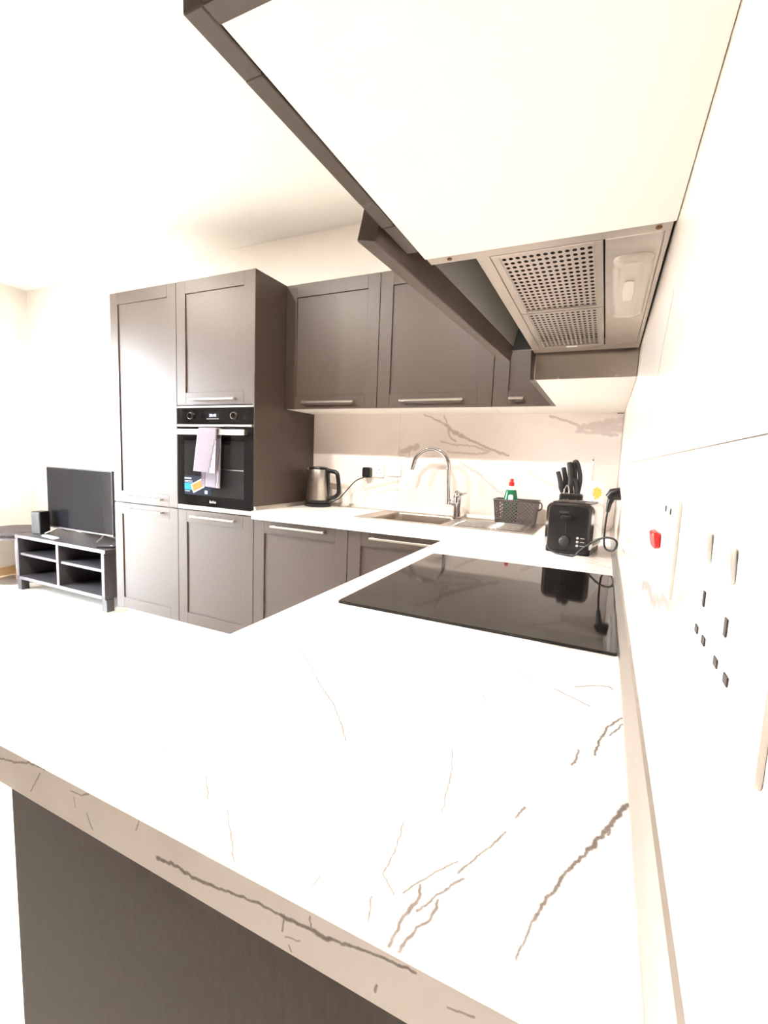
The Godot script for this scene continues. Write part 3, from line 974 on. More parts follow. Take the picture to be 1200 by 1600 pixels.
func oven() -> void:
	var x0 := XB + 0.004
	var x1 := XC - 0.004
	var z := ZF + 0.001
	var t := thing("built_in_oven", "black glass built-in oven with two round knobs and a steel bar handle", "oven")
	small_box("body", t, Vector3(x0 + 0.02, 0.90, 0.03), Vector3(x1 - 0.02, 1.49, z - 0.022), M.black)
	var p := small_box("control_panel", t, Vector3(x0, 1.392, z - 0.021), Vector3(x1, 1.488, z), M.black_gloss, 0.002)
	for x in [-2.331, -1.993]:
		var st := S()
		var xf := Transform3D(Basis(Vector3.RIGHT, PI / 2), Vector3(x, 1.441, z))
		lathe(st, [Vector2(0.018, 0.0), Vector2(0.018, 0.012), Vector2(0.0165, 0.014), Vector2(0.0, 0.014)], 24, xf)
		var k := obj("knob", st, M.black_gloss, p)
		k.set_meta("label", "round oven knob with a steel ring")
		st = S()
		lathe(st, [Vector2(0.0182, 0.0), Vector2(0.0182, 0.0125), Vector2(0.0196, 0.0120), Vector2(0.0200, 0.0)], 28, xf)
		obj("knob_ring", st, M.sink, p)
	var glow := mat(srgb(150, 165, 235), 0.4)
	glow.emission_enabled = true
	glow.emission = Color(0.72, 0.78, 1.0)
	glow.emission_energy_multiplier = 0.45
	small_box("display", p, Vector3(-2.215, 1.424, z), Vector3(-2.112, 1.458, z + 0.0008), M.glass_dark, 0.0)
	letters("20:48", "display_digits", 0.022, glow, p, Transform3D(Basis.IDENTITY, Vector3(-2.158, 1.443, z + 0.001)))
	var lm := mat(srgb(190, 186, 190), 0.4)
	small_box("touch_strip", p, Vector3(-2.205, 1.4215, z + 0.0002), Vector3(-2.112, 1.4245, z + 0.001), lm, 0.0)
	small_box("trim", t, Vector3(x0, 1.4885, z - 0.02), Vector3(x1, 1.4985, z + 0.002), M.satin)
	small_box("trim", t, Vector3(x0, 1.379, z - 0.02), Vector3(x1 - 0.012, 1.3905, z + 0.003), M.satin)
	small_box("trim", t, Vector3(x0, 0.877, z - 0.02), Vector3(x1, 0.902, z + 0.001), M.satin)
	var st := S()
	box(st, Vector3(x0, 0.9035, z - 0.020), Vector3(x1, 1.377, z - 0.004), 0.0)
	box(st, Vector3(x0, 0.9035, z - 0.004), Vector3(-2.393, 1.377, z), 0.001)
	box(st, Vector3(-1.922, 0.9035, z - 0.004), Vector3(x1, 1.377, z), 0.001)
	box(st, Vector3(-2.393, 0.9035, z - 0.004), Vector3(-1.922, 0.966, z), 0.0)
	box(st, Vector3(-2.393, 1.296, z - 0.004), Vector3(-1.922, 1.377, z), 0.0)
	var d := obj("door", st, M.black_gloss, t)
	small_box("window", d, Vector3(-2.393, 0.966, z - 0.004), Vector3(-1.922, 1.296, z - 0.001), M.oven_glass, 0.0)
	small_box("rack_line", d, Vector3(-2.10, 1.128, z - 0.001), Vector3(-1.925, 1.1315, z - 0.0004), M.satin, 0.0)
	letters("beko", "logo", 0.022, mat(srgb(150, 146, 144), 0.4), d, Transform3D(Basis.IDENTITY, Vector3(-2.160, 0.934, z + 0.0004)))
	st = S()
	quad_uv(st, [Vector3(-2.392, 1.083, z - 0.0003), Vector3(-2.168, 1.083, z - 0.0003), Vector3(-2.168, 0.971, z - 0.0003), Vector3(-2.392, 0.971, z - 0.0003)], Vector3(0, 0, 1), [Vector2(0, 0), Vector2(1, 0), Vector2(1, 1), Vector2(0, 1)])
	box(st, Vector3(-2.392, 0.971, z - 0.0009), Vector3(-2.168, 1.083, z - 0.0005), 0.0)
	var print_m := tex_mat(promo_image(), 0.55)
	print_m.metallic_specular = 0.15
	var sk := obj("sticker", st, print_m, d)
	sk.set_meta("label", "printed sales sticker with a dish of food on the oven window")
	st = S()
	box(st, Vector3(x0 + 0.018, 1.329, z + 0.036), Vector3(x1 - 0.030, 1.361, z + 0.046), 0.003)
	for x in [x0 + 0.035, x1 - 0.060]:
		box(st, Vector3(x, 1.334, z - 0.001), Vector3(x + 0.022, 1.356, z + 0.037), 0.003)
	obj("handle", st, M.satin, d)

func towel() -> void:
	# one cloth folded over the oven handle: front fall, back fall
	var z := ZF + 0.001
	var m := grain(mat(Color.WHITE, 0.95), srgb(118, 110, 122), 0.05, Vector3(9, 9, 9), 31, 0.03)
	m.rim_enabled = true
	m.rim = 0.4
	var t := thing("hand_towel", "grey-lilac hand towel hanging over the oven handle", "towel")
	var n := 18
	var fall := func(xl0: float, xr0: float, xl1: float, xr1: float, ytop: float, ybl: float, ybr: float, zc: float, over: bool, th: float, ph: float) -> SurfaceTool:
		var st := S()
		var rings := []
		var rows := 22
		for i in rows + 1:
			var f := float(i) / rows
			var front := []
			var back := []
			for k in n + 1:
				var s := float(k) / n
				var xx: float = lerpf(lerpf(xl0, xr0, s), lerpf(xl1, xr1, s), f)
				var yy: float = lerpf(ytop, lerpf(ybl, ybr, s), f)
				var zz: float = zc + (0.0022 * sin(s * 5.0 + ph + f * 1.5) + 0.0008 * sin(s * 11.0 + f * 3.0)) * (0.25 + 0.75 * f)
				var q := Vector3(xx, yy, zz)
				if over and i == 0:
					q.z -= 0.004
				front.append(q + Vector3(0, 0, th))
				back.append(q)
			back.reverse()
			rings.append(front + back)
		loft(st, rings, true, true)
		return st
	obj("front_fall", fall.call(-2.214, -2.073, -2.250, -2.083, 1.366, 1.117, 1.108, z + 0.053, true, 0.006, 0.0), m, t)
	obj("back_fall", fall.call(-2.212, -2.071, -2.226, -2.078, 1.366, 1.028, 1.022, z + 0.020, true, 0.006, 1.5), m, t)
	var st := S()
	box(st, Vector3(-2.214, 1.3625, z + 0.020), Vector3(-2.073, 1.3695, z + 0.058), 0.003)
	obj("fold", st, m, t)

func kettle() -> void:
	var t := thing("electric_kettle", "brushed steel kettle with a black handle and base", "kettle", Vector3(-1.733, 0.909, 0.108))
	var st := S()
	lathe(st, [Vector2(0.0, 0.0), Vector2(0.083, 0.0), Vector2(0.085, 0.004), Vector2(0.083, 0.020), Vector2(0.076, 0.024), Vector2(0.0, 0.024)], 36)
	obj("base", st, M.black, t)
	st = S()
	lathe(st, [Vector2(0.0, 0.0245), Vector2(0.078, 0.0245), Vector2(0.0805, 0.030), Vector2(0.0805, 0.045)], 36)
	obj("collar", st, M.black, t)
	st = S()
	lathe(st, [Vector2(0.0795, 0.045), Vector2(0.0785, 0.050), Vector2(0.0705, 0.15), Vector2(0.0635, 0.232), Vector2(0.061, 0.238), Vector2(0.0, 0.238)], 40)
	obj("body", st, M.steel, t)
	st = S()
	lathe(st, [Vector2(0.0625, 0.238), Vector2(0.0635, 0.242), Vector2(0.060, 0.250), Vector2(0.035, 0.256), Vector2(0.0, 0.257)], 36)
	obj("lid", st, M.black, t)
	st = S()
	tube(st, [Vector3(-0.050, 0.212, 0.0), Vector3(-0.068, 0.228, 0.0), Vector3(-0.085, 0.240, 0.0)], [0.022, 0.018, 0.012], 14)
	obj("spout", st, M.steel, t)
	st = S()
	tube(st, curve([Vector3(0.050, 0.238, 0), Vector3(0.085, 0.232, 0.0), Vector3(0.125, 0.226, 0.0), Vector3(0.141, 0.212, 0), Vector3(0.150, 0.165, 0), Vector3(0.154, 0.110, 0), Vector3(0.148, 0.085, 0), Vector3(0.122, 0.066, 0), Vector3(0.078, 0.052, 0)], 4), 0.0135, 10)
	obj("handle", st, M.black, t)
	small_box("handle_spine", t, Vector3(0.060, 0.050, -0.010), Vector3(0.084, 0.236, 0.010), M.black, 0.006)
	st = S()
	box(st, Vector3(-0.016, 0.172, 0.0675), Vector3(0.006, 0.1745, 0.0700), 0.0)
	obj("emblem", st, M.slot, t)
	st = S()
	tube(st, curve([Vector3(0.080, 0.012, 0.0), Vector3(0.125, 0.045, 0.0), Vector3(0.155, 0.062, -0.01), Vector3(0.186, 0.103, -0.03), Vector3(0.232, 0.165, -0.052), Vector3(0.268, 0.190, -0.062), Vector3(0.292, 0.198, -0.070)], 5), 0.0035, 8)
	obj("cord", st, M.black_rubber, t)
	st = S()
	slab(st, rrect(0.056, 0.066, 0.012), 0.0, 0.036, 0.006, Transform3D(Basis.IDENTITY, Vector3(0.309, 0.232, -0.0985)))
	obj("plug", st, M.black, t)

func uk_slots(parent: Node, xf: Transform3D) -> void:
	for q in [[0.0, 0.011, 0.0045, 0.009], [-0.011, -0.011, 0.0075, 0.0045], [0.011, -0.011, 0.0075, 0.0045]]:
		var st := S()
		box(st, Vector3(q[0] - q[2] / 2, q[1] - q[3] / 2, 0.0002), Vector3(q[0] + q[2] / 2, q[1] + q[3] / 2, 0.0009), 0.0, xf)
		obj("pin_slot", st, M.slot, parent)

func rocker(parent: Node, xf: Transform3D, m: Material, w := 0.010, h := 0.018) -> void:
	var st := S()
	box(st, Vector3(-w / 2, -h / 2, 0.0), Vector3(w / 2, h / 2, 0.004), 0.0012, xf * Transform3D(Basis(Vector3.RIGHT, 0.12), Vector3.ZERO))
	obj("rocker", st, m, parent)

func sockets() -> void:
	# back wall: twin socket (kettle plug in its left half) and a blank-switch plate
	var t := thing("wall_socket", "white twin wall socket beside the kettle with a black plug in it", "socket", Vector3(-1.390, 1.157, 0.0002))
	plate("face_plate", t, 0.150, 0.086, 0.009, M.plastic, Transform3D.IDENTITY)
	uk_slots(t, Transform3D(Basis.IDENTITY, Vector3(0.042, -0.006, 0.009)))
	rocker(t, Transform3D(Basis.IDENTITY, Vector3(0.042, 0.030, 0.009)), M.plastic)
	t = thing("wall_switch", "white double switch plate to the right of the kettle socket", "switch", Vector3(-1.2455, 1.169, 0.0002))
	plate("face_plate", t, 0.095, 0.086, 0.009, M.plastic, Transform3D.IDENTITY)
	for x in [-0.018, 0.018]:
		rocker(t, Transform3D(Basis.IDENTITY, Vector3(x, 0.0, 0.009)), M.plastic, 0.026, 0.05)
	# right wall (faces -x)
	var face := Basis(Vector3.UP, -PI / 2)
	t = thing("wall_socket", "white socket on the right wall behind the toaster plug", "socket", Vector3(-0.0002, 1.157, 0.945))
	plate("face_plate", t, 0.146, 0.086, 0.009, M.plastic, Transform3D(face, Vector3.ZERO))
	rocker(t, Transform3D(face, Vector3(-0.009, 0.030, -0.045)), M.plastic)
	t = thing("cooker_switch", "white cooker switch plate with a red rocker on the right wall", "switch", Vector3(-0.0002, 1.156, 2.092))
	plate("face_plate", t, 0.146, 0.090, 0.0042, M.plastic, Transform3D(face, Vector3.ZERO))
	var st := S()
	box(st, Vector3(-0.014, -0.007, 0.0), Vector3(0.018, 0.010, 0.008), 0.002, Transform3D(face, Vector3(-0.0042, -0.004, -0.030)) * Transform3D(Basis(Vector3.RIGHT, 0.16), Vector3.ZERO))
	obj("rocker", st, M.red, t).set_meta("label", "red rocker")
	for z in [0.004, 0.042]:
		st = S()
		lathe(st, [Vector2(0.0035, 0.0), Vector2(0.003, 0.001), Vector2(0.0, 0.001)], 10, Transform3D(Basis(Vector3.BACK, PI / 2), Vector3(-0.0042, 0.033, z)))
		obj("screw", st, M.slot, t)
	t = thing("wall_socket", "white twin socket with dark pin slots near the right edge of the picture", "socket", Vector3(-0.0002, 1.150, 2.361))
	plate("face_plate", t, 0.146, 0.090, 0.0042, M.plastic, Transform3D(face, Vector3.ZERO))
	for z in [-0.040, 0.015]:
		uk_slots(t, Transform3D(face, Vector3(-0.0042, -0.008, z)))
		rocker(t, Transform3D(face, Vector3(-0.0042, 0.034, z)), M.plastic)
	t = thing("wall_switch", "cream switch plate at the right edge of the picture", "switch", Vector3(-0.0002, 1.146, 2.495))
	plate("face_plate", t, 0.086, 0.086, 0.005, mat(srgb(236, 212, 190), 0.4), Transform3D(face, Vector3.ZERO))
	rocker(t, Transform3D(face, Vector3(-0.005, 0, 0)), M.plastic, 0.02, 0.03)

func basket_and_bottle() -> void:
	var y0 := 0.9185
	var t := thing("storage_basket", "dark grey plastic basket with a lattice of holes on the drainer", "basket", Vector3(-0.474, y0, 0.115))
	var bm := mat(srgb(92, 82, 78), 0.5)
	var h := 0.122
	var wb := 0.098
	var wt := 0.110
	var db := 0.050
	var dt := 0.058
	var st := S()
	box(st, Vector3(-wb, 0.0, -db), Vector3(wb, 0.004, db), 0.001)
	obj("bottom", st, bm, t)
	for side in 4:
		# corners of this wall, bottom pair then top pair
		var cb := [Vector3(-wb, 0, db), Vector3(wb, 0, db), Vector3(wb, 0, -db), Vector3(-wb, 0, -db)]
		var ct := [Vector3(-wt, h, dt), Vector3(wt, h, dt), Vector3(wt, h, -dt), Vector3(-wt, h, -dt)]
		var s2 := (side + 1) % 4
		var pt := func(u: float, v: float) -> Vector3:
			return (cb[side].lerp(cb[s2], u)).lerp(ct[side].lerp(ct[s2], u), v)
		var n: Vector3 = (cb[s2] - cb[side]).cross(ct[side] - cb[side]).normalized()
		st = S()
		var l: float = (cb[s2] - cb[side]).length()
		var bar := func(a: Vector2, b: Vector2, w: float) -> void:
			var p: Vector3 = pt.call(a.x, a.y)
			var q: Vector3 = pt.call(b.x, b.y)
			var dir := (q - p).normalized()
			var wv := dir.cross(n).normalized() * w / 2
			var nn := n * 0.0011
			var rings := [[p + wv + nn, p - wv + nn, p - wv - nn, p + wv - nn], [q + wv + nn, q - wv + nn, q - wv - nn, q + wv - nn]]
			loft(st, rings, true, true, false)
		bar.call(Vector2(0, 0.96), Vector2(1, 0.96), 0.010)
		bar.call(Vector2(0, 0.03), Vector2(1, 0.03), 0.010)
		bar.call(Vector2(0.012, 0), Vector2(0.012, 1), 0.008)
		bar.call(Vector2(0.988, 0), Vector2(0.988, 1), 0.008)
		var step := 0.0185 / l
		var slope := h / l            # u travelled over the full height at 45 degrees
		var k := -slope
		while k < 1.0:
			for dirn in [1.0, -1.0]:
				var a := Vector2(k, 0.0) if dirn > 0 else Vector2(k + slope, 0.0)
				var b := Vector2(k + slope, 1.0) if dirn > 0 else Vector2(k, 1.0)
				var d := b - a
				# clip to 0..1 in u
				var t0 := 0.0
				var t1 := 1.0
				if d.x > 0:
					t0 = maxf(t0, -a.x / d.x); t1 = minf(t1, (1.0 - a.x) / d.x)
				else:
					t0 = maxf(t0, (1.0 - a.x) / d.x); t1 = minf(t1, -a.x / d.x)
				if t1 > t0 + 0.02:
					bar.call(a + d * t0, a + d * t1, 0.0058)
			k += step
		obj("lattice_side", st, bm, t)
	st = S()
	tube(st, [Vector3(-wt - 0.002, h, dt + 0.002), Vector3(wt + 0.002, h, dt + 0.002), Vector3(wt + 0.002, h, -dt - 0.002), Vector3(-wt - 0.002, h, -dt - 0.002)], 0.004, 8, true)
	obj("rim", st, bm, t)
	st = S()
	tube(st, curve([Vector3(wt, h - 0.004, 0.028), Vector3(wt + 0.018, h - 0.008, 0.026), Vector3(wt + 0.020, h - 0.034, 0.018), Vector3(wt + 0.002, h - 0.048, 0.012)], 4), 0.0042, 8)
	obj("handle", st, bm, t)
	# washing-up liquid standing in the basket
	t = thing("dish_soap_bottle", "green washing-up liquid bottle with a red cap standing in the grey basket", "bottle", Vector3(-0.508, y0 + 0.0045, 0.112))
	var sq := Transform3D(Basis.from_scale(Vector3(1.0, 1.0, 0.68)), Vector3.ZERO)
	st = S()
	lathe(st, [Vector2(0.0, 0.0), Vector2(0.034, 0.0), Vector2(0.037, 0.006), Vector2(0.038, 0.09), Vector2(0.036, 0.125), Vector2(0.030, 0.155), Vector2(0.026, 0.170)], 28, sq)
	var gm := mat(srgb(20, 104, 62), 0.12)
	obj("body", st, gm, t)
	st = S()
	lathe(st, [Vector2(0.026, 0.170), Vector2(0.020, 0.186), Vector2(0.014, 0.194), Vector2(0.0, 0.194)], 28, sq)
	obj("shoulder", st, mat(srgb(226, 230, 226), 0.15), t)
	st = S()
	lathe(st, [Vector2(0.0135, 0.190), Vector2(0.0145, 0.192), Vector2(0.0145, 0.208), Vector2(0.010, 0.212), Vector2(0.0095, 0.225), Vector2(0.006, 0.229), Vector2(0.0, 0.229)], 20)
	obj("cap", st, M.red, t)
	st = S()
	slab(st, rrect(0.024, 0.030, 0.008), 0.0, 0.001, 0.0003, Transform3D(Basis.IDENTITY, Vector3(0.004, 0.130, 0.0252)))
	obj("sticker", st, M.plastic, t)

func toaster() -> void:
	var t := thing("toaster", "black two-slice toaster with chrome edges on the worktop corner", "toaster", Vector3(-0.154, 0.909, 0.755), -0.16)
	var w := 0.168
	var h := 0.186
	var st := S()
	var out := rrect(w, h - 0.014, 0.026, 6)
	var rings := []
	for q in [[-0.088, 0.0], [0.076, 0.0]]:
		rings.append(out.map(func(p): return Vector3(p.x, p.y + 0.014 + (h - 0.014) / 2, q[0])))
	loft(st, rings, true, true)
	obj("shell", st, M.chrome, t)
	for e in [[0.0765, 1.0], [-0.0885, -1.0]]:
		st = S()
		slab(st, rrect(w - 0.024, h - 0.008, 0.022, 6), 0.0, 0.016, 0.005, Transform3D(Basis(Vector3.UP, 0.0 if e[1] > 0 else PI), Vector3(0, 0.003 + (h - 0.006) / 2, e[0])))
		obj("front_panel" if e[1] > 0 else "rear_panel", st, M.black, t)
	small_box("foot_base", t, Vector3(-w / 2 + 0.006, 0.0, -0.084), Vector3(w / 2 - 0.006, 0.026, 0.080), M.black, 0.004)
	small_box("top_plate", t, Vector3(-0.066, h - 0.001, -0.080), Vector3(0.066, h + 0.003, 0.070), M.black, 0.0015)
	for x in [-0.030, 0.030]:
		st = S()
		box(st, Vector3(x - 0.015, h + 0.002, -0.070), Vector3(x + 0.015, h + 0.0036, 0.058), 0.0)
		obj("bread_slot", st, M.slot, t)
		for s in [-0.016, 0.016]:
			st = S()
			box(st, Vector3(x + s - 0.0012, h + 0.002, -0.071), Vector3(x + s + 0.0012, h + 0.0055, 0.060), 0.0005)
			obj("slot_rim", st, M.chrome, t)
	var zf := 0.0925
	small_box("lever_slot", t, Vector3(-0.0105, 0.062, zf - 0.001), Vector3(-0.0045, 0.146, zf + 0.0004), mat(srgb(4, 4, 4), 0.8), 0.0)
	small_box("lever", t, Vector3(-0.026, 0.128, zf), Vector3(0.010, 0.142, zf + 0.014), M.black, 0.004)
	st = S()
	lathe(st, [Vector2(0.020, 0.0), Vector2(0.019, 0.009), Vector2(0.016, 0.011), Vector2(0.0, 0.011)], 22, Transform3D(Basis(Vector3.RIGHT, PI / 2), Vector3(-0.007, 0.048, zf)))
	obj("dial", st, M.black_rubber, t)
	var gm := mat(srgb(176, 172, 170), 0.4)
	for k in 3:
		st = S()
		lathe(st, [Vector2(0.0045, 0.0), Vector2(0.0042, 0.003), Vector2(0.0, 0.0035)], 12, Transform3D(Basis(Vector3.RIGHT, PI / 2), Vector3(0.036, 0.036 + k * 0.014, zf)))
		obj("button", st, gm, t)
		small_box("button_print", t, Vector3(0.045, 0.0348 + k * 0.014, zf - 0.0002), Vector3(0.060, 0.0372 + k * 0.014, zf + 0.0003), gm, 0.0)
	small_box("emblem", t, Vector3(-0.034, 0.150, zf - 0.0002), Vector3(0.0, 0.157, zf + 0.0003), mat(srgb(58, 52, 52), 0.4), 0.0)
	# flex and plug (laid out in room coordinates)
	var inv := t.transform.affine_inverse()
	var c := [Vector3(-0.215, 0.914, 0.845), Vector3(-0.195, 0.913, 0.868), Vector3(-0.163, 0.913, 0.884), Vector3(-0.137, 0.916, 0.892), Vector3(-0.112, 0.945, 0.900), Vector3(-0.076, 0.978, 0.918), Vector3(-0.046, 0.996, 0.938), Vector3(-0.020, 0.996, 0.950), Vector3(-0.0085, 0.982, 0.953), Vector3(-0.016, 0.957, 0.944), Vector3(-0.038, 0.956, 0.930), Vector3(-0.047, 0.979, 0.924), Vector3(-0.048, 1.04, 0.932), Vector3(-0.045, 1.085, 0.940)]
	st = S()
	tube(st, curve(c, 6).map(func(p): return inv * p), 0.0034, 8)
	obj("cord", st, M.black_rubber, t)
	st = S()
	tube(st, [Vector3(-0.045, 1.083, 0.940), Vector3(-0.042, 1.112, 0.942), Vector3(-0.036, 1.134, 0.944)].map(func(p): return inv * p), [0.006, 0.009, 0.012], 10)
	tube(st, [Vector3(-0.046, 1.130, 0.944), Vector3(-0.036, 1.142, 0.945), Vector3(-0.012, 1.146, 0.945)].map(func(p): return inv * p), [0.013, 0.020, 0.022], 12)
	obj("plug", st, M.black, t)

func knives_and_carton() -> void:
	var t := thing("knife_block", "black knife block hidden behind the toaster", "knife block", Vector3(-0.195, 0.909, 0.32))
	var st := S()
	box(st, Vector3(-0.05, 0.0, -0.055), Vector3(0.05, 0.195, 0.055), 0.006)
	obj("block", st, M.black, t)
	for k in 5:
		small_box("slot", t, Vector3(-0.040 + k * 0.018, 0.1945, -0.03), Vector3(-0.036 + k * 0.018, 0.1955, 0.03), M.slot, 0.0)
	var ks := [["leftmost and shortest black-handled knife behind the toaster", Vector3(-0.234, 1.104, 0.335), Vector3(-0.246, 1.150, 0.335), Vector3(-0.262, 1.204, 0.338), 0.0115],
		["second black-handled knife from the left behind the toaster", Vector3(-0.218, 1.104, 0.318), Vector3(-0.226, 1.160, 0.318), Vector3(-0.241, 1.224, 0.32), 0.012],
		["third black-handled knife from the left, one of the two tallest", Vector3(-0.199, 1.104, 0.330), Vector3(-0.203, 1.170, 0.330), Vector3(-0.216, 1.249, 0.333), 0.0135]]
	for q in ks:
		var k := thing("kitchen_knife", q[0], "knife", Vector3.ZERO, 0.0, "knives in the block")
		st = S()
		var c := curve([q[1] + Vector3(0, 0.003, 0), q[1].lerp(q[2], 0.55) + Vector3(-0.002, 0, 0), q[2], q[2].lerp(q[3], 0.6) + Vector3(0.001, 0, 0), q[3]], 4)
		var r := []
		for i in c.size():
			var f := float(i) / (c.size() - 1)
			r.append(q[4] * (0.82 + 0.28 * sin(f * 5.0) * 0.4 + (0.25 * f)) * (1.0 if f < 0.97 else 0.6))
		tube(st, c, r, 10, false, 0.7)
		obj("handle", st, M.black_rubber, k)
		st = S()
		box(st, q[1] + Vector3(-0.009, -0.004, -0.0012), q[1] + Vector3(0.009, 0.006, 0.0012), 0.0004)
		obj("blade", st, M.satin, k)
	# scissors with black loops
	t = thing("kitchen_scissors", "black-handled scissors with an oval finger hole, right of the knives", "scissors")
	st = S()
	tube(st, curve([Vector3(-0.170, 1.106, 0.315), Vector3(-0.164, 1.150, 0.315), Vector3(-0.167, 1.195, 0.315), Vector3(-0.180, 1.240, 0.317), Vector3(-0.190, 1.252, 0.317), Vector3(-0.196, 1.235, 0.315), Vector3(-0.189, 1.195, 0.315), Vector3(-0.182, 1.150, 0.315), Vector3(-0.174, 1.106, 0.315)], 4), 0.0105, 8)
	obj("loop_handle", st, M.black_rubber, t)
	st = S()
	tube(st, curve([Vector3(-0.172, 1.106, 0.330), Vector3(-0.176, 1.14, 0.33), Vector3(-0.186, 1.165, 0.33), Vector3(-0.197, 1.165, 0.33), Vector3(-0.200, 1.14, 0.33), Vector3(-0.192, 1.106, 0.330)], 4), 0.008, 8)
	obj("loop_handle", st, M.black_rubber, t)
	small_box("blades", t, Vector3(-0.186, 1.1035, 0.312), Vector3(-0.166, 1.115, 0.318), M.satin)
	# thin steel loop
	t = thing("steel_peeler", "thin steel loop handle standing in front of the knife handles", "utensil")
	st = S()
	tube(st, curve([Vector3(-0.226, 1.1055, 0.360), Vector3(-0.224, 1.125, 0.360), Vector3(-0.215, 1.142, 0.360), Vector3(-0.207, 1.125, 0.360), Vector3(-0.205, 1.1055, 0.360)], 5), 0.0032, 8)
	obj("loop", st, M.chrome, t)
	# white carton with a yellow print, and a white brush handle behind it
	t = thing("white_carton", "white food carton with a yellow picture behind the toaster", "carton", Vector3(-0.112, 0.909, 0.150))
	st = S()
	box(st, Vector3(-0.050, 0.0, -0.026), Vector3(0.050, 0.252, 0.026), 0.002)
	obj("box", st, mat(srgb(246, 244, 240), 0.4), t)
	var img := Image.create(64, 96, false, Image.FORMAT_RGB8)
	img.fill(srgb(246, 244, 240))
	var nz := FastNoiseLite.new()
	nz.seed = 9
	nz.frequency = 0.07
	for y in 96:
		for x in 64:
			var d := Vector2((x - 34) / 24.0, (y - 44) / 34.0).length() + nz.get_noise_2d(x, y) * 0.5
			if d < 0.95:
				img.set_pixel(x, y, srgb(240, 210, 100).lerp(srgb(206, 158, 60), clampf(nz.get_noise_2d(x * 2.0, y * 2.0) + 0.3, 0.0, 1.0)))
	st = S()
	quad_uv(st, [Vector3(-0.008, 0.235, 0.0263), Vector3(0.049, 0.235, 0.0263), Vector3(0.049, 0.150, 0.0263), Vector3(-0.008, 0.150, 0.0263)], Vector3(0, 0, 1), [Vector2(0, 0), Vector2(1, 0), Vector2(1, 1), Vector2(0, 1)])
	obj("print", st, tex_mat(img, 0.4), t)
	t = thing("brush_handle", "white stick handle with a dark tip standing up behind the carton", "brush", Vector3(-0.124, 0.909, 0.105))
	st = S()
	tube(st, [Vector3(0, 0.0, 0), Vector3(0, 0.24, 0), Vector3(0.001, 0.345, 0), Vector3(0.002, 0.352, 0)], [0.010, 0.010, 0.008, 0.006], 12)
	obj("stick", st, M.plastic, t)
	st = S()
	tube(st, [Vector3(0.002, 0.351, 0), Vector3(0.003, 0.360, 0)], [0.0045, 0.003], 8)
	obj("tip", st, M.slot, t)

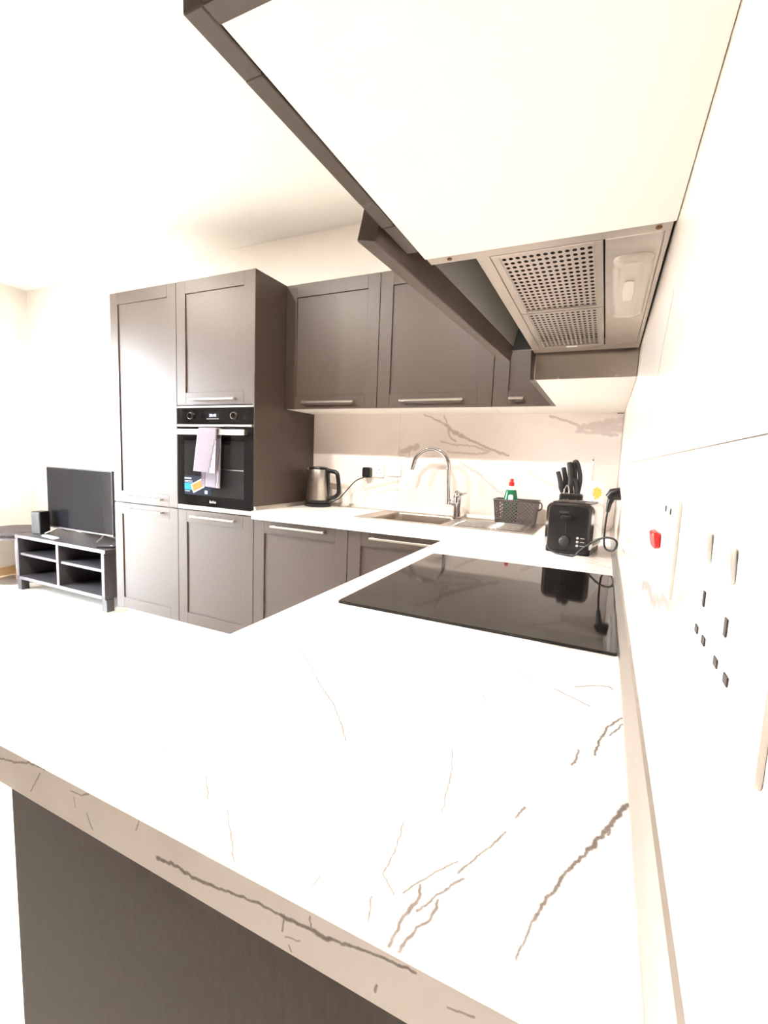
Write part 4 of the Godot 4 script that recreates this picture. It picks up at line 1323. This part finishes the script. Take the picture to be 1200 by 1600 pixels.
func living_corner() -> void:
	# TV bench
	var x0 := -4.53
	var x1 := -3.352
	var z0 := 0.075
	var z1 := 0.470
	var h := 0.478
	var t := thing("tv_bench", "low dark grey open TV bench with four compartments", "bench")
	small_box("top", t, Vector3(x0, h - 0.028, z0), Vector3(x1, h, z1), M.stand, 0.002)
	small_box("bottom_shelf", t, Vector3(x0 + 0.045, 0.095, z0), Vector3(x1 - 0.045, 0.123, z1), M.stand, 0.002)
	small_box("back_panel", t, Vector3(x0 + 0.02, 0.10, z0), Vector3(x1 - 0.02, h - 0.028, z0 + 0.012), M.stand, 0.0)
	small_box("side_panel", t, Vector3(x0 + 0.012, 0.095, z0 + 0.012), Vector3(x0 + 0.045, h - 0.028, z1), M.stand, 0.002)
	small_box("side_panel", t, Vector3(x1 - 0.045, 0.095, z0 + 0.012), Vector3(x1 - 0.012, h - 0.028, z1), M.stand, 0.002)
	var xm := (x0 + x1) / 2
	small_box("divider", t, Vector3(xm - 0.016, 0.123, z0 + 0.012), Vector3(xm + 0.016, h - 0.028, z1 - 0.002), M.stand, 0.002)
	for q in [[x0 + 0.045, xm - 0.016], [xm + 0.016, x1 - 0.045]]:
		small_box("shelf", t, Vector3(q[0], 0.300, z0 + 0.012), Vector3(q[1], 0.322, z1 - 0.015), M.stand, 0.002)
	for x in [x0, x1 - 0.060]:
		for z in [z0 + 0.005, z1 - 0.065]:
			small_box("leg", t, Vector3(x + 0.002, 0.0, z), Vector3(x + 0.058, 0.0945, z + 0.06), M.stand, 0.002)
	var band := mat(srgb(92, 88, 93), 0.35)
	for q in [[x0, x1, h - 0.027, h - 0.001], [x0 + 0.046, x1 - 0.046, 0.096, 0.122], [x0 + 0.013, x0 + 0.044, 0.124, h - 0.029], [x1 - 0.044, x1 - 0.013, 0.124, h - 0.029], [xm - 0.015, xm + 0.015, 0.124, h - 0.029]]:
		small_box("edge_band", t, Vector3(q[0], q[2], z1), Vector3(q[1], q[3], z1 + 0.0012), band, 0.0)
	for q in [[x0 + 0.046, xm - 0.017], [xm + 0.017, x1 - 0.046]]:
		small_box("edge_band", t, Vector3(q[0], 0.301, z1 - 0.015), Vector3(q[1], 0.321, z1 - 0.0138), band, 0.0)
	# television
	t = thing("television", "flat black television on two splayed legs on the TV bench", "television", Vector3(-4.0, h, 0.25))
	small_box("housing", t, Vector3(-0.434, 0.048, -0.030), Vector3(0.434, 0.572, 0.004), M.black, 0.003)
	small_box("screen", t, Vector3(-0.426, 0.062, 0.0035), Vector3(0.426, 0.564, 0.005), M.screen, 0.0)
	small_box("bottom_bezel", t, Vector3(-0.432, 0.049, 0.004), Vector3(0.432, 0.060, 0.007), mat(srgb(120, 116, 120), 0.35, 0.6), 0.001)
	small_box("logo_bar", t, Vector3(-0.030, 0.044, 0.003), Vector3(0.030, 0.050, 0.009), M.satin, 0.001)
	for s in [-1.0, 1.0]:
		var st := S()
		tube(st, [Vector3(s * 0.30, 0.055, -0.012), Vector3(s * 0.325, 0.030, 0.03), Vector3(s * 0.345, 0.006, 0.085)], [0.008, 0.007, 0.006], 8)
		tube(st, [Vector3(s * 0.30, 0.055, -0.012), Vector3(s * 0.325, 0.030, -0.05), Vector3(s * 0.345, 0.006, -0.10)], [0.008, 0.007, 0.006], 8)
		obj("leg", st, M.satin, t)
	# wireless router / speaker box
	t = thing("speaker_box", "small upright black box on the left end of the TV bench", "speaker", Vector3(-4.395, h, 0.335), 0.25)
	var st := S()
	box(st, Vector3(-0.045, 0.006, -0.05), Vector3(0.045, 0.195, 0.05), 0.006)
	obj("case", st, M.black, t)
	small_box("foot", t, Vector3(-0.038, 0.0, -0.043), Vector3(0.038, 0.0065, 0.043), M.black_rubber)
	small_box("grille", t, Vector3(-0.036, 0.020, 0.0495), Vector3(0.036, 0.182, 0.0515), M.black_rubber)
	t = thing("remote_control", "white remote lying on the TV bench beside the black box", "remote", Vector3(-4.14, h, 0.405), -0.12)
	st = S()
	box(st, Vector3(-0.11, 0.0, -0.022), Vector3(0.11, 0.014, 0.022), 0.005)
	obj("case", st, M.plastic, t)
	for k in 4:
		small_box("button", t, Vector3(-0.08 + k * 0.035, 0.0138, -0.008), Vector3(-0.064 + k * 0.035, 0.0155, 0.008), mat(srgb(190, 190, 190), 0.5))
	t = thing("remote_control", "black remote lying on the right end of the TV bench", "remote", Vector3(-3.44, h, 0.400), 0.5)
	st = S()
	box(st, Vector3(-0.07, 0.0, -0.02), Vector3(0.07, 0.016, 0.02), 0.006)
	obj("case", st, M.black, t)
	small_box("button", t, Vector3(0.030, 0.0155, -0.006), Vector3(0.044, 0.0175, 0.006), M.plastic)
	# round pedestal stool by the left wall
	t = thing("round_stool", "dark round pedestal stool half cut off by the left picture edge", "stool", Vector3(-4.835, 0.0, 0.30))
	st = S()
	lathe(st, [Vector2(0.0, 0.425), Vector2(0.205, 0.425), Vector2(0.235, 0.437), Vector2(0.245, 0.455), Vector2(0.238, 0.472), Vector2(0.20, 0.480), Vector2(0.0, 0.482)], 40)
	obj("seat", st, mat(srgb(70, 64, 70), 0.45), t)
	st = S()
	lathe(st, [Vector2(0.0, 0.398), Vector2(0.205, 0.398), Vector2(0.212, 0.405), Vector2(0.205, 0.424), Vector2(0.0, 0.424)], 36)
	obj("seat_pan", st, mat(srgb(120, 118, 120), 0.35), t)
	st = S()
	lathe(st, [Vector2(0.030, 0.016), Vector2(0.026, 0.03), Vector2(0.026, 0.398)], 20)
	obj("pedestal", st, M.chrome, t)
	st = S()
	lathe(st, [Vector2(0.0, 0.0), Vector2(0.185, 0.0), Vector2(0.187, 0.006), Vector2(0.16, 0.014), Vector2(0.0, 0.018)], 40)
	obj("base_disc", st, mat(srgb(150, 146, 144), 0.3, 0.7), t)
